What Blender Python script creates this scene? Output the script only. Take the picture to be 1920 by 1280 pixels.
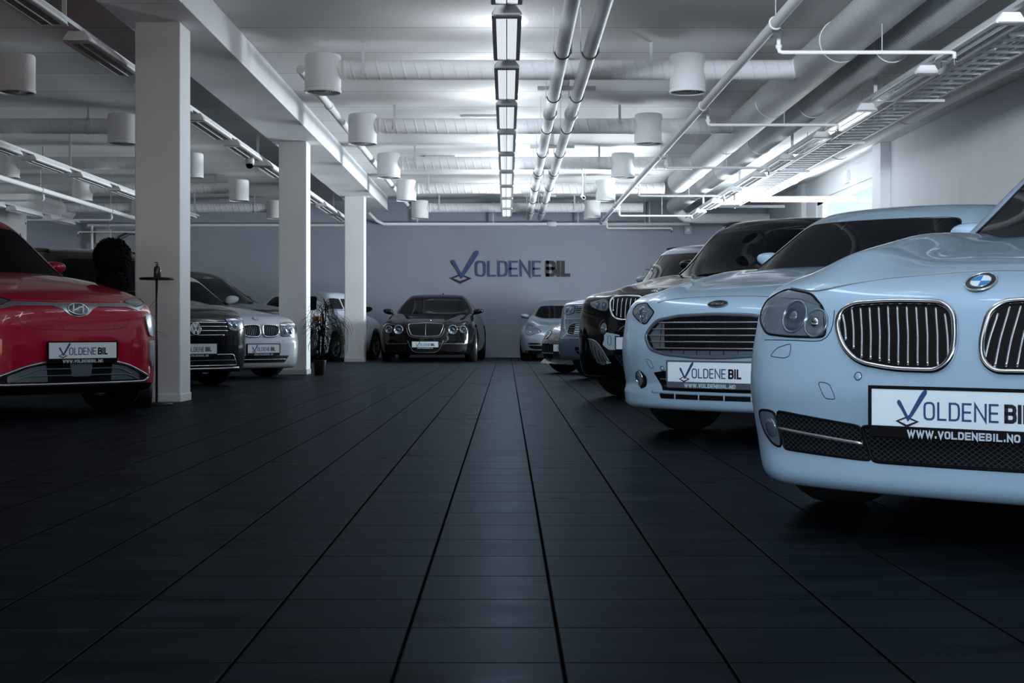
import bpy, bmesh, math, random
import numpy as np
from mathutils import Vector, Matrix, geometry

for o in list(bpy.data.objects): bpy.data.objects.remove(o)
SC = bpy.context.scene; COL = SC.collection

# ------------------------------------------------------------- camera, world, exposure
cam_d = bpy.data.cameras.new('camera'); cam = bpy.data.objects.new('camera', cam_d); COL.objects.link(cam)
cam.location = (0, 0, 0.60); cam.rotation_euler = (math.pi/2, 0, 0)
cam_d.sensor_fit = 'HORIZONTAL'; cam_d.sensor_width = 36.0; cam_d.lens = 2667.0/1920*36
cam_d.shift_x = (960 - 950)/1920; cam_d.shift_y = (620 - 640)/1920
cam_d.clip_start = .05; cam_d.clip_end = 200
SC.camera = cam
SC.view_settings.view_transform = 'Standard'; SC.view_settings.look = 'None'
SC.view_settings.exposure = 0.0; SC.view_settings.gamma = 1.0; SC.view_settings.use_curve_mapping = False
SC.cycles.use_denoising = True; SC.cycles.max_bounces = 8; SC.cycles.diffuse_bounces = 6
SC.cycles.glossy_bounces = 3; SC.cycles.caustics_reflective = False; SC.cycles.caustics_refractive = False
SC.cycles.sample_clamp_indirect = 4.0

world = bpy.data.worlds.new('world'); SC.world = world; world.use_nodes = True
wn = world.node_tree.nodes; bg = wn['Background']
sky = wn.new('ShaderNodeTexSky'); sky.sky_type = 'NISHITA'; sky.sun_disc = False
sky.sun_elevation = math.radians(35); sky.sun_rotation = math.radians(140)
world.node_tree.links.new(sky.outputs[0], bg.inputs[0]); bg.inputs[1].default_value = 0.25

def area(name, loc, rot, sx, sy, energy, color, spread=math.pi):
    l = bpy.data.lights.new(name, 'AREA'); l.shape = 'RECTANGLE'; l.size = sx; l.size_y = sy
    l.energy = energy; l.color = color; l.spread = spread
    o = bpy.data.objects.new(name, l); COL.objects.link(o); o.location = loc; o.rotation_euler = rot
    return o
R90 = math.pi/2
# daylight through the tall window in the right wall, the glass front behind the camera and the left bay's front, plus two added beams
def aim(o, d): o.rotation_euler = Vector(d).to_track_quat('-Z', 'Y').to_euler()
# bright sky and sunlit ground outside the right-hand window
aim(area('daylight_outside', (7.6, 24.6, .9), (0, 0, 0), 4.6, 3.0, 2500, (.93, .97, 1.0)), (-1, -.15, .62))
aim(area('daylight_outside_oblique', (7.4, 27.2, 1.6), (0, 0, 0), 3.6, 3.2, 2300, (.93, .97, 1.0)), (-1, -.85, .15))
area('daylight_shopfront', (1.0, -4.8, 1.6), (R90, 0, 0), 9.0, 2.6, 2, (.62, .80, 1.0))
aim(area('added_wall_beam', (-2.6, -4.8, 2.3), (0, 0, 0), 1.8, 1.0, 265, (.84, .92, 1.0), math.radians(42)), (.40, 1, .20))  # added narrow beam to brighten the right wall, drums and pipes
aim(area('added_car_beam', (-2.4, -4.8, .95), (0, 0, 0), 1.6, 1.2, 18, (.66, .83, 1.0), math.radians(40)), (.37, 1, -.02))  # added low beam to brighten the right-hand car fronts; no door stands here
area('daylight_left_shopfront', (-6.6, 1.2, 1.5), (R90, 0, math.radians(-35)), 4.0, 2.4, 10, (.70, .85, 1.0))
LAMP_W = lambda y: 6.0 if y < 3.2 else (5.0 if y < 9 else 8.0)   # dimming of the lit centre row

#--CORE
F_PX, CAMH, VPX, VPY = 2667.0, 0.60, 950.0, 620.0

def pch(pts):
    """monotone cubic interpolation through (x, y) points"""
    p = np.array(pts, float); X, Y = p[:, 0], p[:, 1]
    h = np.diff(X); d = np.diff(Y) / h
    m = np.zeros(len(X)); m[0], m[-1] = d[0], d[-1]
    for i in range(1, len(X) - 1):
        if d[i-1] * d[i] > 0:
            w1, w2 = 2*h[i] + h[i-1], h[i] + 2*h[i-1]
            m[i] = (w1 + w2) / (w1 / d[i-1] + w2 / d[i])
    def f(x):
        x = np.clip(x, X[0], X[-1])
        i = np.clip(np.searchsorted(X, x, side='right') - 1, 0, len(h) - 1)
        t = (x - X[i]) / h[i]
        t2, t3 = t*t, t*t*t
        return ((2*t3 - 3*t2 + 1)*Y[i] + (t3 - 2*t2 + t)*h[i]*m[i]
                + (-2*t3 + 3*t2)*Y[i+1] + (t3 - t2)*h[i]*m[i+1])
    return f

def smax(a, b, k):
    h = np.maximum(k - np.abs(a - b), 0) / k
    return np.maximum(a, b) + h*h*k*0.25

DEF = dict(W=.88, L=4.5, zb=.16, k=.07, ks=.10, kf=.07,
    nose=[(.10, .14), (.15, .06), (.22, .02), (.32, 0), (.45, .0), (.55, .02), (.65, .05), (.75, .12), (.85, .3)],
    plan=(.12, 2.0, .20, 6.0), top=[(0, .72), (.1, .75), (.3, .80), (.7, .87), (1.2, .93), (1.5, .95), (3, .97), (4.2, 1.0), (4.6, .95)],
    crown=[(0, .05), (.6, .06), (1.5, .05), (4.6, .05)], ce=2.6, ridge=[],
    side=[(.1, .10), (.25, .03), (.5, 0), (.7, .03), (.9, .08), (1.2, .2)],
    taper=[(0, .12), (.5, .02), (1, 0), (3.6, 0), (4.5, .12)],
    rear=.25, wheels=(.82, 3.6), wr=.32, arch=.36,
    # cabin
    ws=[(.85, 1.15), (.95, 1.4), (1.36, 2.1), (1.45, 2.3)], wsc=(.30, 2.2), rear_ws=[(.9, 4.3), (1.0, 4.1), (1.36, 3.4), (1.45, 3.2)],
    roof=[(1.0, 1.36), (2.0, 1.385), (2.6, 1.42), (3.2, 1.40), (4.2, 1.3)], rcrown=.05,
    cw=[(.80, .80), (.95, .76), (1.36, .58), (1.5, .52)], ck=.09)

class Shape:
    def __init__(s, **kw):
        d = dict(DEF); d.update(kw); s.__dict__.update(d)
        for n in ('nose', 'top', 'crown', 'side', 'taper', 'ws', 'rear_ws', 'roof', 'cw'):
            setattr(s, 'f_' + n, pch(getattr(s, n)))
    def body(s, P):
        t, x, z = np.abs(P[:, 0]), P[:, 1], P[:, 2]
        u = t / s.W
        a, ea, b, eb = s.plan
        front = (s.f_nose(z) + a*u**ea + b*u**eb) - x
        top = z - (s.f_top(x) - s.f_crown(x)*u**s.ce)
        for (t0, w, hgt, x0, x1) in s.ridge:      # raised lines running along the bonnet
            tt = t0[0] + (t0[1] - t0[0])*np.clip((x - x0)/(x1 - x0), 0, 1)
            top = top - hgt*np.exp(-((t - tt)/w)**2)*np.clip((x - x0 + .15)/.3, 0, 1)
        side = t - (s.W - s.f_side(z) - s.f_taper(x))
        rear = x - (s.L - s.rear*u**3 - .12*np.clip(z - .5, 0, 1))
        bot = s.zb - z + .35*np.clip(.35 - x, 0, 1)*0
        f = smax(front, top, s.kf)
        f = smax(f, side, s.ks)
        f = smax(f, rear, .12)
        f = smax(f, bot, .03)
        return f
    def cabin(s, P):
        t, x, z = np.abs(P[:, 0]), P[:, 1], P[:, 2]
        u = t / .75
        front = (s.f_ws(z) + s.wsc[0]*u**s.wsc[1]) - x
        rear = x - (s.f_rear_ws(z) - .25*u**2.5)
        f = smax(front*.6, z - (s.f_roof(x) - s.rcrown*u**2.5), s.ck)
        f = smax(f, rear*.7, s.ck)
        f = smax(f, t - s.f_cw(z), s.ck)
        f = smax(f, (.6 - z), .01)
        return f

def cast(F, O, D, tmax=4.0, n=160, inside=False, it=24):
    """first surface crossing along rays; inside=True starts inside the solid"""
    O = np.asarray(O, float); D = np.asarray(D, float)
    N = len(O); lo = np.zeros(N); hi = np.full(N, np.nan); done = np.zeros(N, bool)
    sgn = 1.0 if inside else -1.0
    for k in range(1, n + 1):
        tk = tmax*k/n
        idx = np.nonzero(~done)[0]
        if not len(idx): break
        v = sgn*F(O[idx] + D[idx]*tk)
        hit = v > 0
        hi[idx[hit]] = tk; lo[idx[hit]] = tmax*(k - 1)/n
        done[idx[hit]] = True
    hi = np.where(np.isnan(hi), tmax, hi)
    for _ in range(it):
        m = (lo + hi)/2
        v = sgn*F(O + D*m[:, None]) > 0
        hi = np.where(v, m, hi); lo = np.where(v, lo, m)
    return O + D*((lo + hi)/2)[:, None], done

def grad(F, P, e=2e-3):
    g = np.zeros_like(P)
    for i in range(3):
        d = np.zeros(3); d[i] = e
        g[:, i] = F(P + d) - F(P - d)
    return g / np.maximum(np.linalg.norm(g, axis=1, keepdims=True), 1e-9)

def placement(X0, Y0, deg):
    a = math.radians(deg)
    return np.array([X0, Y0]), np.array([math.cos(a), -math.sin(a)]), np.array([math.sin(a), math.cos(a)])

CARS = {
 'bmw5': dict(X=1.241, Y=3.85, deg=40, s=dict(W=.90, L=4.75, zb=.13, ks=.13,
    nose=[(.08, .10), (.12, .055), (.17, .02), (.24, .03), (.33, .015), (.42, .0), (.50, .01), (.60, .035), (.68, .06), (.74, .10), (.80, .2), (.95, .5)],
    top=[(-.1, .66), (0, .70), (.1, .745), (.3, .80), (.7, .865), (1.2, .93), (1.5, .95), (3, .97), (4.2, 1.0), (4.75, .95)],
    crown=[(0, .10), (.5, .085), (1.2, .07), (4.6, .05)], ridge=[((.46, .64), .13, .050, .22, 1.3)], plan=(.13, 2.0, .20, 6.0),
    ws=[(.85, 1.2), (.95, 1.42), (1.36, 2.15), (1.45, 2.4)], wr=.32, wheels=(.84, 3.65))),
 'ford': dict(X=1.075, Y=7.5, deg=42, s=dict(W=.87, L=4.7, zb=.17,
    nose=[(.10, .12), (.15, .06), (.20, .01), (.26, .01), (.30, .03), (.40, .01), (.50, .0), (.60, .015), (.68, .03), (.76, .08), (.84, .2), (.95, .5)],
    top=[(-.1, .72), (0, .75), (.1, .785), (.3, .84), (.7, .91), (1.2, .98), (1.5, 1.0), (3, 1.0), (4.2, 1.02), (4.7, .97)],
    crown=[(0, .09), (.6, .08), (1.5, .06), (4.6, .05)], ridge=[((.42, .66), .08, .02, .1, 1.3)], plan=(.14, 2.0, .22, 5.0),
    ws=[(.9, 1.1), (1.0, 1.3), (1.38, 2.0), (1.5, 2.3)], wr=.32, wheels=(.86, 3.65))),
 'x5': dict(X=1.148, Y=12.0, deg=40, s=dict(W=.94, L=4.7, zb=.2, k=.08,
    nose=[(.15, .14), (.22, .06), (.30, .02), (.40, 0), (.55, 0), (.70, .02), (.82, .05), (.90, .10), (1.0, .3)],
    top=[(-.1, .84), (0, .88), (.1, .92), (.3, .97), (.7, 1.03), (1.2, 1.10), (1.5, 1.13), (3, 1.16), (4.2, 1.18), (4.7, 1.15)],
    crown=[(0, .09), (.6, .08), (1.5, .06), (4.6, .05)], ridge=[((.35, .66), .09, .025, .1, 1.3)],
    side=[(.1, .08), (.3, .02), (.6, 0), (.85, .02), (1.1, .07), (1.4, .2)],
    ws=[(1.05, 1.15), (1.15, 1.4), (1.60, 2.0), (1.75, 2.3)], rear_ws=[(1.05, 4.6), (1.2, 4.5), (1.6, 4.2), (1.7, 4.0)],
    roof=[(1.0, 1.60), (1.9, 1.65), (2.6, 1.70), (3.4, 1.68), (4.4, 1.6)], cw=[(.95, .86), (1.15, .82), (1.6, .64), (1.8, .56)],
    wr=.37, arch=.42, wheels=(.88, 3.72))),
 'prado': dict(X=1.10, Y=16.9, deg=43, s=dict(W=.89, L=4.6, zb=.25,
    nose=[(.2, .1), (.26, .04), (.35, .0), (.50, -.02), (.56, 0), (.62, .03), (.80, .05), (.92, .08), (.97, .16), (1.1, .4)],
    top=[(-.1, .90), (0, .93), (.1, .965), (.3, 1.0), (.7, 1.06), (1.2, 1.12), (1.5, 1.15), (3, 1.16), (4.2, 1.18), (4.7, 1.15)],
    crown=[(0, .09), (.6, .07), (1.5, .05), (4.6, .05)], plan=(.10, 2.0, .16, 6.0),
    side=[(.1, .05), (.3, .0), (.6, 0), (.85, .02), (1.1, .07), (1.4, .2)],
    ws=[(1.05, 1.2), (1.15, 1.35), (1.65, 1.9), (1.8, 2.2)], rear_ws=[(1.05, 4.55), (1.2, 4.5), (1.6, 4.4), (1.7, 4.2)],
    roof=[(1.0, 1.62), (1.8, 1.69), (2.6, 1.74), (3.4, 1.74), (4.4, 1.7)], cw=[(.95, .84), (1.15, .80), (1.6, .66), (1.85, .58)],
    wr=.37, arch=.42, wheels=(.85, 3.5))),
 'coupe': dict(X=.83, Y=19.5, deg=43, s=dict(W=.85, L=4.2, zb=.14,
    nose=[(.08, .02), (.11, -.05), (.15, -.03), (.20, .06), (.30, .02), (.42, .02), (.50, .06), (.6, .16), (.7, .4)],
    top=[(-.1, .52), (0, .55), (.15, .62), (.4, .70), (.8, .78), (1.3, .86), (2, .86), (3.5, .9), (4.2, .8)],
    crown=[(0, .02), (.4, -.02), (1.2, .0), (4.2, .05)], plan=(.16, 2.0, .30, 4.0),
    ws=[(.8, 1.25), (.88, 1.4), (1.2, 2.0), (1.3, 2.3)], rear_ws=[(.8, 4.0), (1.0, 3.6), (1.2, 2.9), (1.3, 2.6)],
    roof=[(1.0, 1.2), (1.9, 1.23), (2.3, 1.26), (3.0, 1.2), (4.2, .9)], wr=.31, wheels=(.8, 3.3))),
 'porsche': dict(X=1.07, Y=27.85, deg=4, s=dict(W=.86, L=4.2, zb=.15,
    nose=[(.10, .08), (.14, .03), (.20, .0), (.30, .0), (.42, .02), (.52, .07), (.6, .16), (.7, .4)],
    top=[(-.1, .52), (0, .56), (.15, .62), (.4, .69), (.8, .77), (1.25, .86), (2, .86), (3.5, .9), (4.2, .8)],
    crown=[(0, .03), (.35, .0), (1.0, .02), (1.4, .04), (4.2, .05)], ce=3.5, ridge=[((.60, .66), .15, .08, .15, 1.3)], plan=(.14, 2.0, .22, 4.0),
    side=[(.1, .06), (.25, .02), (.5, 0), (.68, .05), (.8, .12), (1.2, .3)],
    ws=[(.8, 1.2), (.88, 1.35), (1.2, 1.95), (1.3, 2.3)], rear_ws=[(.8, 4.0), (1.0, 3.6), (1.2, 2.9), (1.3, 2.6)],
    roof=[(1.0, 1.18), (1.9, 1.215), (2.3, 1.25), (3.0, 1.2), (4.2, .9)], cw=[(.80, .74), (.9, .70), (1.2, .54), (1.3, .5)], wr=.31, wheels=(.8, 3.1))),
 'bentley': dict(X=-1.53, Y=26.75, deg=2.5, s=dict(W=.93, L=4.65, zb=.15, ks=.12,
    nose=[(.10, .08), (.14, .03), (.20, .0), (.35, .0), (.50, .02), (.62, .04), (.70, .07), (.78, .14), (.9, .4)],
    top=[(-.1, .66), (0, .69), (.12, .74), (.4, .80), (.8, .86), (1.3, .93), (1.6, .95), (3, .97), (4.2, .98), (4.65, .9)],
    crown=[(0, .08), (.4, .06), (1.2, .06), (4.6, .05)], ridge=[((.36, .60), .07, .02, .1, 1.3), ((.72, .76), .1, .03, .2, 1.3)],
    ws=[(.88, 1.3), (.96, 1.5), (1.30, 2.15), (1.4, 2.4)], rear_ws=[(.88, 4.3), (1.0, 4.0), (1.3, 3.3), (1.4, 3.0)],
    roof=[(1.0, 1.28), (2.0, 1.31), (2.5, 1.345), (3.0, 1.33), (4.2, 1.1)], cw=[(.80, .82), (.95, .78), (1.3, .58), (1.45, .5)], wr=.34, arch=.39, wheels=(.85, 3.5))),
 'kona': dict(X=-2.89, Y=9.65, deg=-48, s=dict(W=.87, L=4.05, zb=.17,
    nose=[(.12, .14), (.18, .05), (.24, .0), (.40, .0), (.50, .0), (.62, .01), (.72, .03), (.78, .06), (.83, .14), (.95, .4)],
    top=[(-.1, .76), (0, .79), (.1, .82), (.3, .88), (.7, .97), (1.1, 1.03), (1.4, 1.05), (2.8, 1.07), (3.8, 1.1), (4.05, 1.05)],
    crown=[(0, .10), (.6, .09), (1.3, .07), (4.0, .05)], plan=(.16, 2.0, .24, 5.0),
    ws=[(.95, 1.0), (1.05, 1.2), (1.48, 1.85), (1.6, 2.1)], rear_ws=[(.95, 4.0), (1.1, 3.95), (1.45, 3.6), (1.55, 3.4)],
    roof=[(1.0, 1.46), (1.8, 1.50), (2.4, 1.53), (3.0, 1.51), (4.0, 1.4)], cw=[(.85, .80), (1.05, .77), (1.45, .58), (1.6, .52)],
    wr=.33, arch=.38, wheels=(.82, 3.35))),
 'vw': dict(X=-3.24, Y=14.8, deg=-45, s=dict(W=.87, L=4.25, zb=.16,
    nose=[(.10, .12), (.16, .05), (.24, .01), (.40, .0), (.55, .0), (.66, .01), (.74, .04), (.80, .1), (.95, .4)],
    top=[(-.1, .74), (0, .77), (.1, .80), (.3, .85), (.7, .91), (1.1, .97), (1.4, 1.0), (2.8, 1.04), (4.0, 1.07), (4.5, 1.0)],
    crown=[(0, .06), (.6, .06), (1.3, .06), (4.0, .05)], plan=(.12, 2.0, .20, 6.0),
    ws=[(.95, 1.05), (1.05, 1.25), (1.48, 1.85), (1.6, 2.1)], rear_ws=[(.95, 4.2), (1.1, 4.1), (1.45, 3.85), (1.55, 3.6)],
    roof=[(1.0, 1.46), (1.8, 1.50), (2.4, 1.55), (3.2, 1.56), (4.1, 1.5)], cw=[(.85, .80), (1.05, .77), (1.45, .60), (1.6, .54)],
    wr=.32, arch=.37, wheels=(.84, 3.4))),
 'bmw1': dict(X=-3.02, Y=17.6, deg=-50, s=dict(W=.85, L=4.1, zb=.13,
    nose=[(.08, .12), (.13, .05), (.20, .01), (.30, .0), (.45, .0), (.52, .02), (.60, .03), (.68, .05), (.74, .1), (.9, .4)],
    top=[(-.1, .66), (0, .70), (.1, .74), (.3, .80), (.7, .87), (1.1, .92), (1.4, .95), (2.8, .98), (3.8, 1.0), (4.1, .95)],
    crown=[(0, .06), (.6, .07), (1.3, .06), (4.0, .05)], plan=(.10, 2.0, .18, 6.0),
    ws=[(.85, 1.05), (.95, 1.3), (1.34, 1.95), (1.45, 2.2)], rear_ws=[(.95, 4.0), (1.1, 3.9), (1.35, 3.6), (1.45, 3.4)],
    roof=[(1.0, 1.32), (1.8, 1.35), (2.4, 1.38), (3.0, 1.37), (4.0, 1.3)], wr=.31, arch=.36, wheels=(.78, 3.35))),
 'dark': dict(X=-3.35, Y=22.2, deg=-55, s=dict(W=.90, L=4.6, zb=.2,
    top=[(-.1, .80), (0, .84), (.1, .88), (.3, .92), (.7, .98), (1.2, 1.05), (1.5, 1.08), (3, 1.1), (4.2, 1.12), (4.6, 1.1)],
    ws=[(1.0, 1.05), (1.1, 1.3), (1.5, 2.0), (1.65, 2.3)], rear_ws=[(1.0, 4.5), (1.2, 4.4), (1.5, 4.0), (1.6, 3.8)],
    roof=[(1.0, 1.50), (2.0, 1.56), (2.6, 1.60), (3.4, 1.58), (4.2, 1.5)], cw=[(.90, .84), (1.1, .80), (1.5, .62), (1.7, .54)], wr=.35, arch=.4)),
 'white': dict(X=-3.32, Y=30.8, deg=196, s=dict(W=.82, L=3.5, zb=.16,
    top=[(-.1, .66), (0, .72), (.1, .78), (.3, .86), (.7, .93), (1.0, .97), (1.3, .99), (2.4, 1.0), (3.2, 1.0), (3.5, .97)],
    ws=[(.9, .75), (1.0, .95), (1.30, 1.4), (1.42, 1.7)], rear_ws=[(.9, 3.45), (1.0, 3.4), (1.25, 3.1), (1.4, 2.8)],
    roof=[(.8, 1.30), (1.5, 1.37), (2.0, 1.39), (2.6, 1.37), (3.4, 1.2)], wr=.30, arch=.35, wheels=(.70, 2.85))),
}

def pix2local(name, px, py):
    c = CARS[name]; sh = Shape(**c['s'])
    o, T, B = placement(c['X'], c['Y'], c['deg'])
    d = np.array([(px - VPX)/F_PX, 1.0, (VPY - py)/F_PX])
    def tol(v):
        w = v[:2]
        return np.array([w@T, w@B, v[2]])
    O = tol(np.array([-o[0], -o[1], CAMH])); D = tol(d)
    t0 = c['Y'] - 1.5
    out = []
    for F in (sh.body, sh.cabin):
        P, ok = cast(F, (O + D*t0)[None], D[None], tmax=8, n=800)
        out.append(P[0] if ok[0] else None)
    return out
def local2pix(name, P):
    c = CARS[name]; o, T, B = placement(c['X'], c['Y'], c['deg'])
    w = o + P[0]*T + P[1]*B
    return VPX + F_PX*w[0]/w[1], VPY - F_PX*(P[2] - CAMH)/w[1]
#--ENDCORE

# ------------------------------------------------------------- materials
MATS = {}
def mat(name, col, rough=.5, metal=0., coat=0., spec=.5, emit=None, es=1., noise=0., nscale=6., bump=0., bscale=40.):
    if name in MATS: return MATS[name]
    m = bpy.data.materials.new(name); m.use_nodes = True; nt = m.node_tree; b = nt.nodes['Principled BSDF']
    b.inputs['Base Color'].default_value = (*col, 1); b.inputs['Roughness'].default_value = rough
    b.inputs['Metallic'].default_value = metal; b.inputs['Coat Weight'].default_value = coat
    b.inputs['Coat Roughness'].default_value = .03; b.inputs['Specular IOR Level'].default_value = spec
    if emit: b.inputs['Emission Color'].default_value = (*emit, 1); b.inputs['Emission Strength'].default_value = es
    tc = nt.nodes.new('ShaderNodeTexCoord')
    if noise:
        n = nt.nodes.new('ShaderNodeTexNoise'); n.inputs['Scale'].default_value = nscale; n.inputs['Detail'].default_value = 4
        nt.links.new(tc.outputs['Object'], n.inputs['Vector'])
        r = nt.nodes.new('ShaderNodeMapRange'); r.inputs[1].default_value = .3; r.inputs[2].default_value = .7
        r.inputs[3].default_value = 1 - noise; r.inputs[4].default_value = 1 + noise
        nt.links.new(n.outputs['Fac'], r.inputs[0])
        x = nt.nodes.new('ShaderNodeMix'); x.data_type = 'RGBA'; x.blend_type = 'MULTIPLY'; x.inputs[0].default_value = 1
        x.inputs[6].default_value = (*col, 1); nt.links.new(r.outputs[0], x.inputs[7])
        nt.links.new(x.outputs[2], b.inputs['Base Color'])
    if bump:
        n = nt.nodes.new('ShaderNodeTexNoise'); n.inputs['Scale'].default_value = bscale
        nt.links.new(tc.outputs['Object'], n.inputs['Vector'])
        u = nt.nodes.new('ShaderNodeBump'); u.inputs['Strength'].default_value = bump; u.inputs['Distance'].default_value = .01
        nt.links.new(n.outputs['Fac'], u.inputs['Height']); nt.links.new(u.outputs[0], b.inputs['Normal'])
    MATS[name] = m; return m

def paint(name, col, metal=.0, rough=.35, coat=.9, spec=.15):
    m = mat(name, col, rough, metal, coat, spec, noise=.02, nscale=300); return m

M = dict(
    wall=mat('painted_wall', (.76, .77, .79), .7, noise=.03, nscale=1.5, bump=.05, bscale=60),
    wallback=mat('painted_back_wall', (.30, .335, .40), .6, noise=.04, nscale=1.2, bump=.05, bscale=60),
    conc=mat('painted_concrete', (.76, .77, .79), .6, noise=.03, nscale=2., bump=.08, bscale=50),
    white=mat('white_enamel', (.82, .83, .85), .65, spec=.25), trim=mat('grey_enamel', (.45, .46, .48), .4),
    pipe=mat('galvanised_pipe', (.62, .64, .67), .5, .15, spec=.3), dark=mat('dark_metal', (.05, .05, .055), .4, .4),
    alu=mat('louvre_aluminium', (.62, .64, .67), .25, .85),
    glow=mat('lamp_louvre_lit', (.9, .92, .95), .5, emit=(.86, .93, 1.0), es=.80),
    glass=mat('window_pane', (.9, .95, 1), .05), black=mat('black_plastic', (.003, .003, .004), .5, spec=.15),
    mesh=mat('grille_mesh', (.004, .004, .005), .5), rubber=mat('tyre_rubber', (.006, .006, .006), .8, spec=.2),
    chrome=mat('chrome', (.80, .82, .85), .12, 1.0), satin=mat('satin_chrome', (.45, .48, .52), .3, .9),
    slat=mat('grille_slat_chrome', (.62, .65, .70), .2, .9),
    glassdark=mat('tinted_car_glass', (.003, .004, .006), .03, spec=.16),
    lens=mat('headlamp_lens', (.13, .165, .20), .10, .2, 1.0), lensclear=mat('headlamp_reflector', (.22, .27, .33), .18, .7, .6),
    bulb=mat('projector_lens', (.07, .10, .14), .04, .5, 1.0),
    plate=mat('plate_white', (.80, .88, .95), .35), blue=mat('logo_blue', (.02, .06, .17), .4),
    ink=mat('logo_black', (.008, .009, .013), .4), url=mat('logo_pale', (.55, .62, .70), .5),
    rim=mat('alloy_rim', (.30, .32, .35), .3, .8), seam=mat('panel_gap', (.01, .01, .012), .6),
    leaf=mat('dark_leaf', (.004, .006, .004), .8, spec=.1, noise=.3, nscale=20), pot=mat('black_pot', (.008, .008, .009), .5, spec=.3),
    frit=mat('glass_frame_black', (.008, .008, .009), .25), cable=mat('black_cable', (.01, .01, .01), .6),
)
nt = M['glass'].node_tree; tr_ = nt.nodes.new('ShaderNodeBsdfTransparent'); tr_.inputs[0].default_value = (.93, .96, .97, 1); gl_ = nt.nodes.new('ShaderNodeBsdfGlossy'); gl_.inputs['Roughness'].default_value = .02
mx_ = nt.nodes.new('ShaderNodeMixShader'); mx_.inputs[0].default_value = .07; nt.links.new(tr_.outputs[0], mx_.inputs[1]); nt.links.new(gl_.outputs[0], mx_.inputs[2]); nt.links.new(mx_.outputs[0], nt.nodes['Material Output'].inputs['Surface'])

def duct_mat(name, axis, pitch, tilt=0.):
    m = mat(name, (.80, .81, .83), .75, spec=.2); nt = m.node_tree; b = nt.nodes['Principled BSDF']
    tc = nt.nodes.new('ShaderNodeTexCoord'); sp = nt.nodes.new('ShaderNodeSeparateXYZ'); nt.links.new(tc.outputs['Object'], sp.inputs[0])
    mul = nt.nodes.new('ShaderNodeMath'); mul.operation = 'MULTIPLY_ADD'
    nt.links.new(sp.outputs[2], mul.inputs[0]); mul.inputs[1].default_value = tilt; nt.links.new(sp.outputs[axis], mul.inputs[2])
    dv = nt.nodes.new('ShaderNodeMath'); dv.operation = 'DIVIDE'; nt.links.new(mul.outputs[0], dv.inputs[0]); dv.inputs[1].default_value = pitch
    fr = nt.nodes.new('ShaderNodeMath'); fr.operation = 'FRACT'; nt.links.new(dv.outputs[0], fr.inputs[0])
    cr = nt.nodes.new('ShaderNodeValToRGB'); e = cr.color_ramp.elements
    e[0].position = 0; e[0].color = (0, 0, 0, 1); e[1].position = .12; e[1].color = (1, 1, 1, 1); k = cr.color_ramp.elements.new(.88); k.color = (1, 1, 1, 1)
    k = cr.color_ramp.elements.new(1.); k.color = (0, 0, 0, 1)
    nt.links.new(fr.outputs[0], cr.inputs[0])
    bp = nt.nodes.new('ShaderNodeBump'); bp.inputs['Strength'].default_value = .8; bp.inputs['Distance'].default_value = .006; bp.invert = True
    nt.links.new(cr.outputs[0], bp.inputs['Height']); nt.links.new(bp.outputs[0], b.inputs['Normal'])
    return m
M['ductx'] = duct_mat('spiral_duct', 0, .13, .25); M['ducty'] = duct_mat('corrugated_duct', 1, .06)

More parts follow.
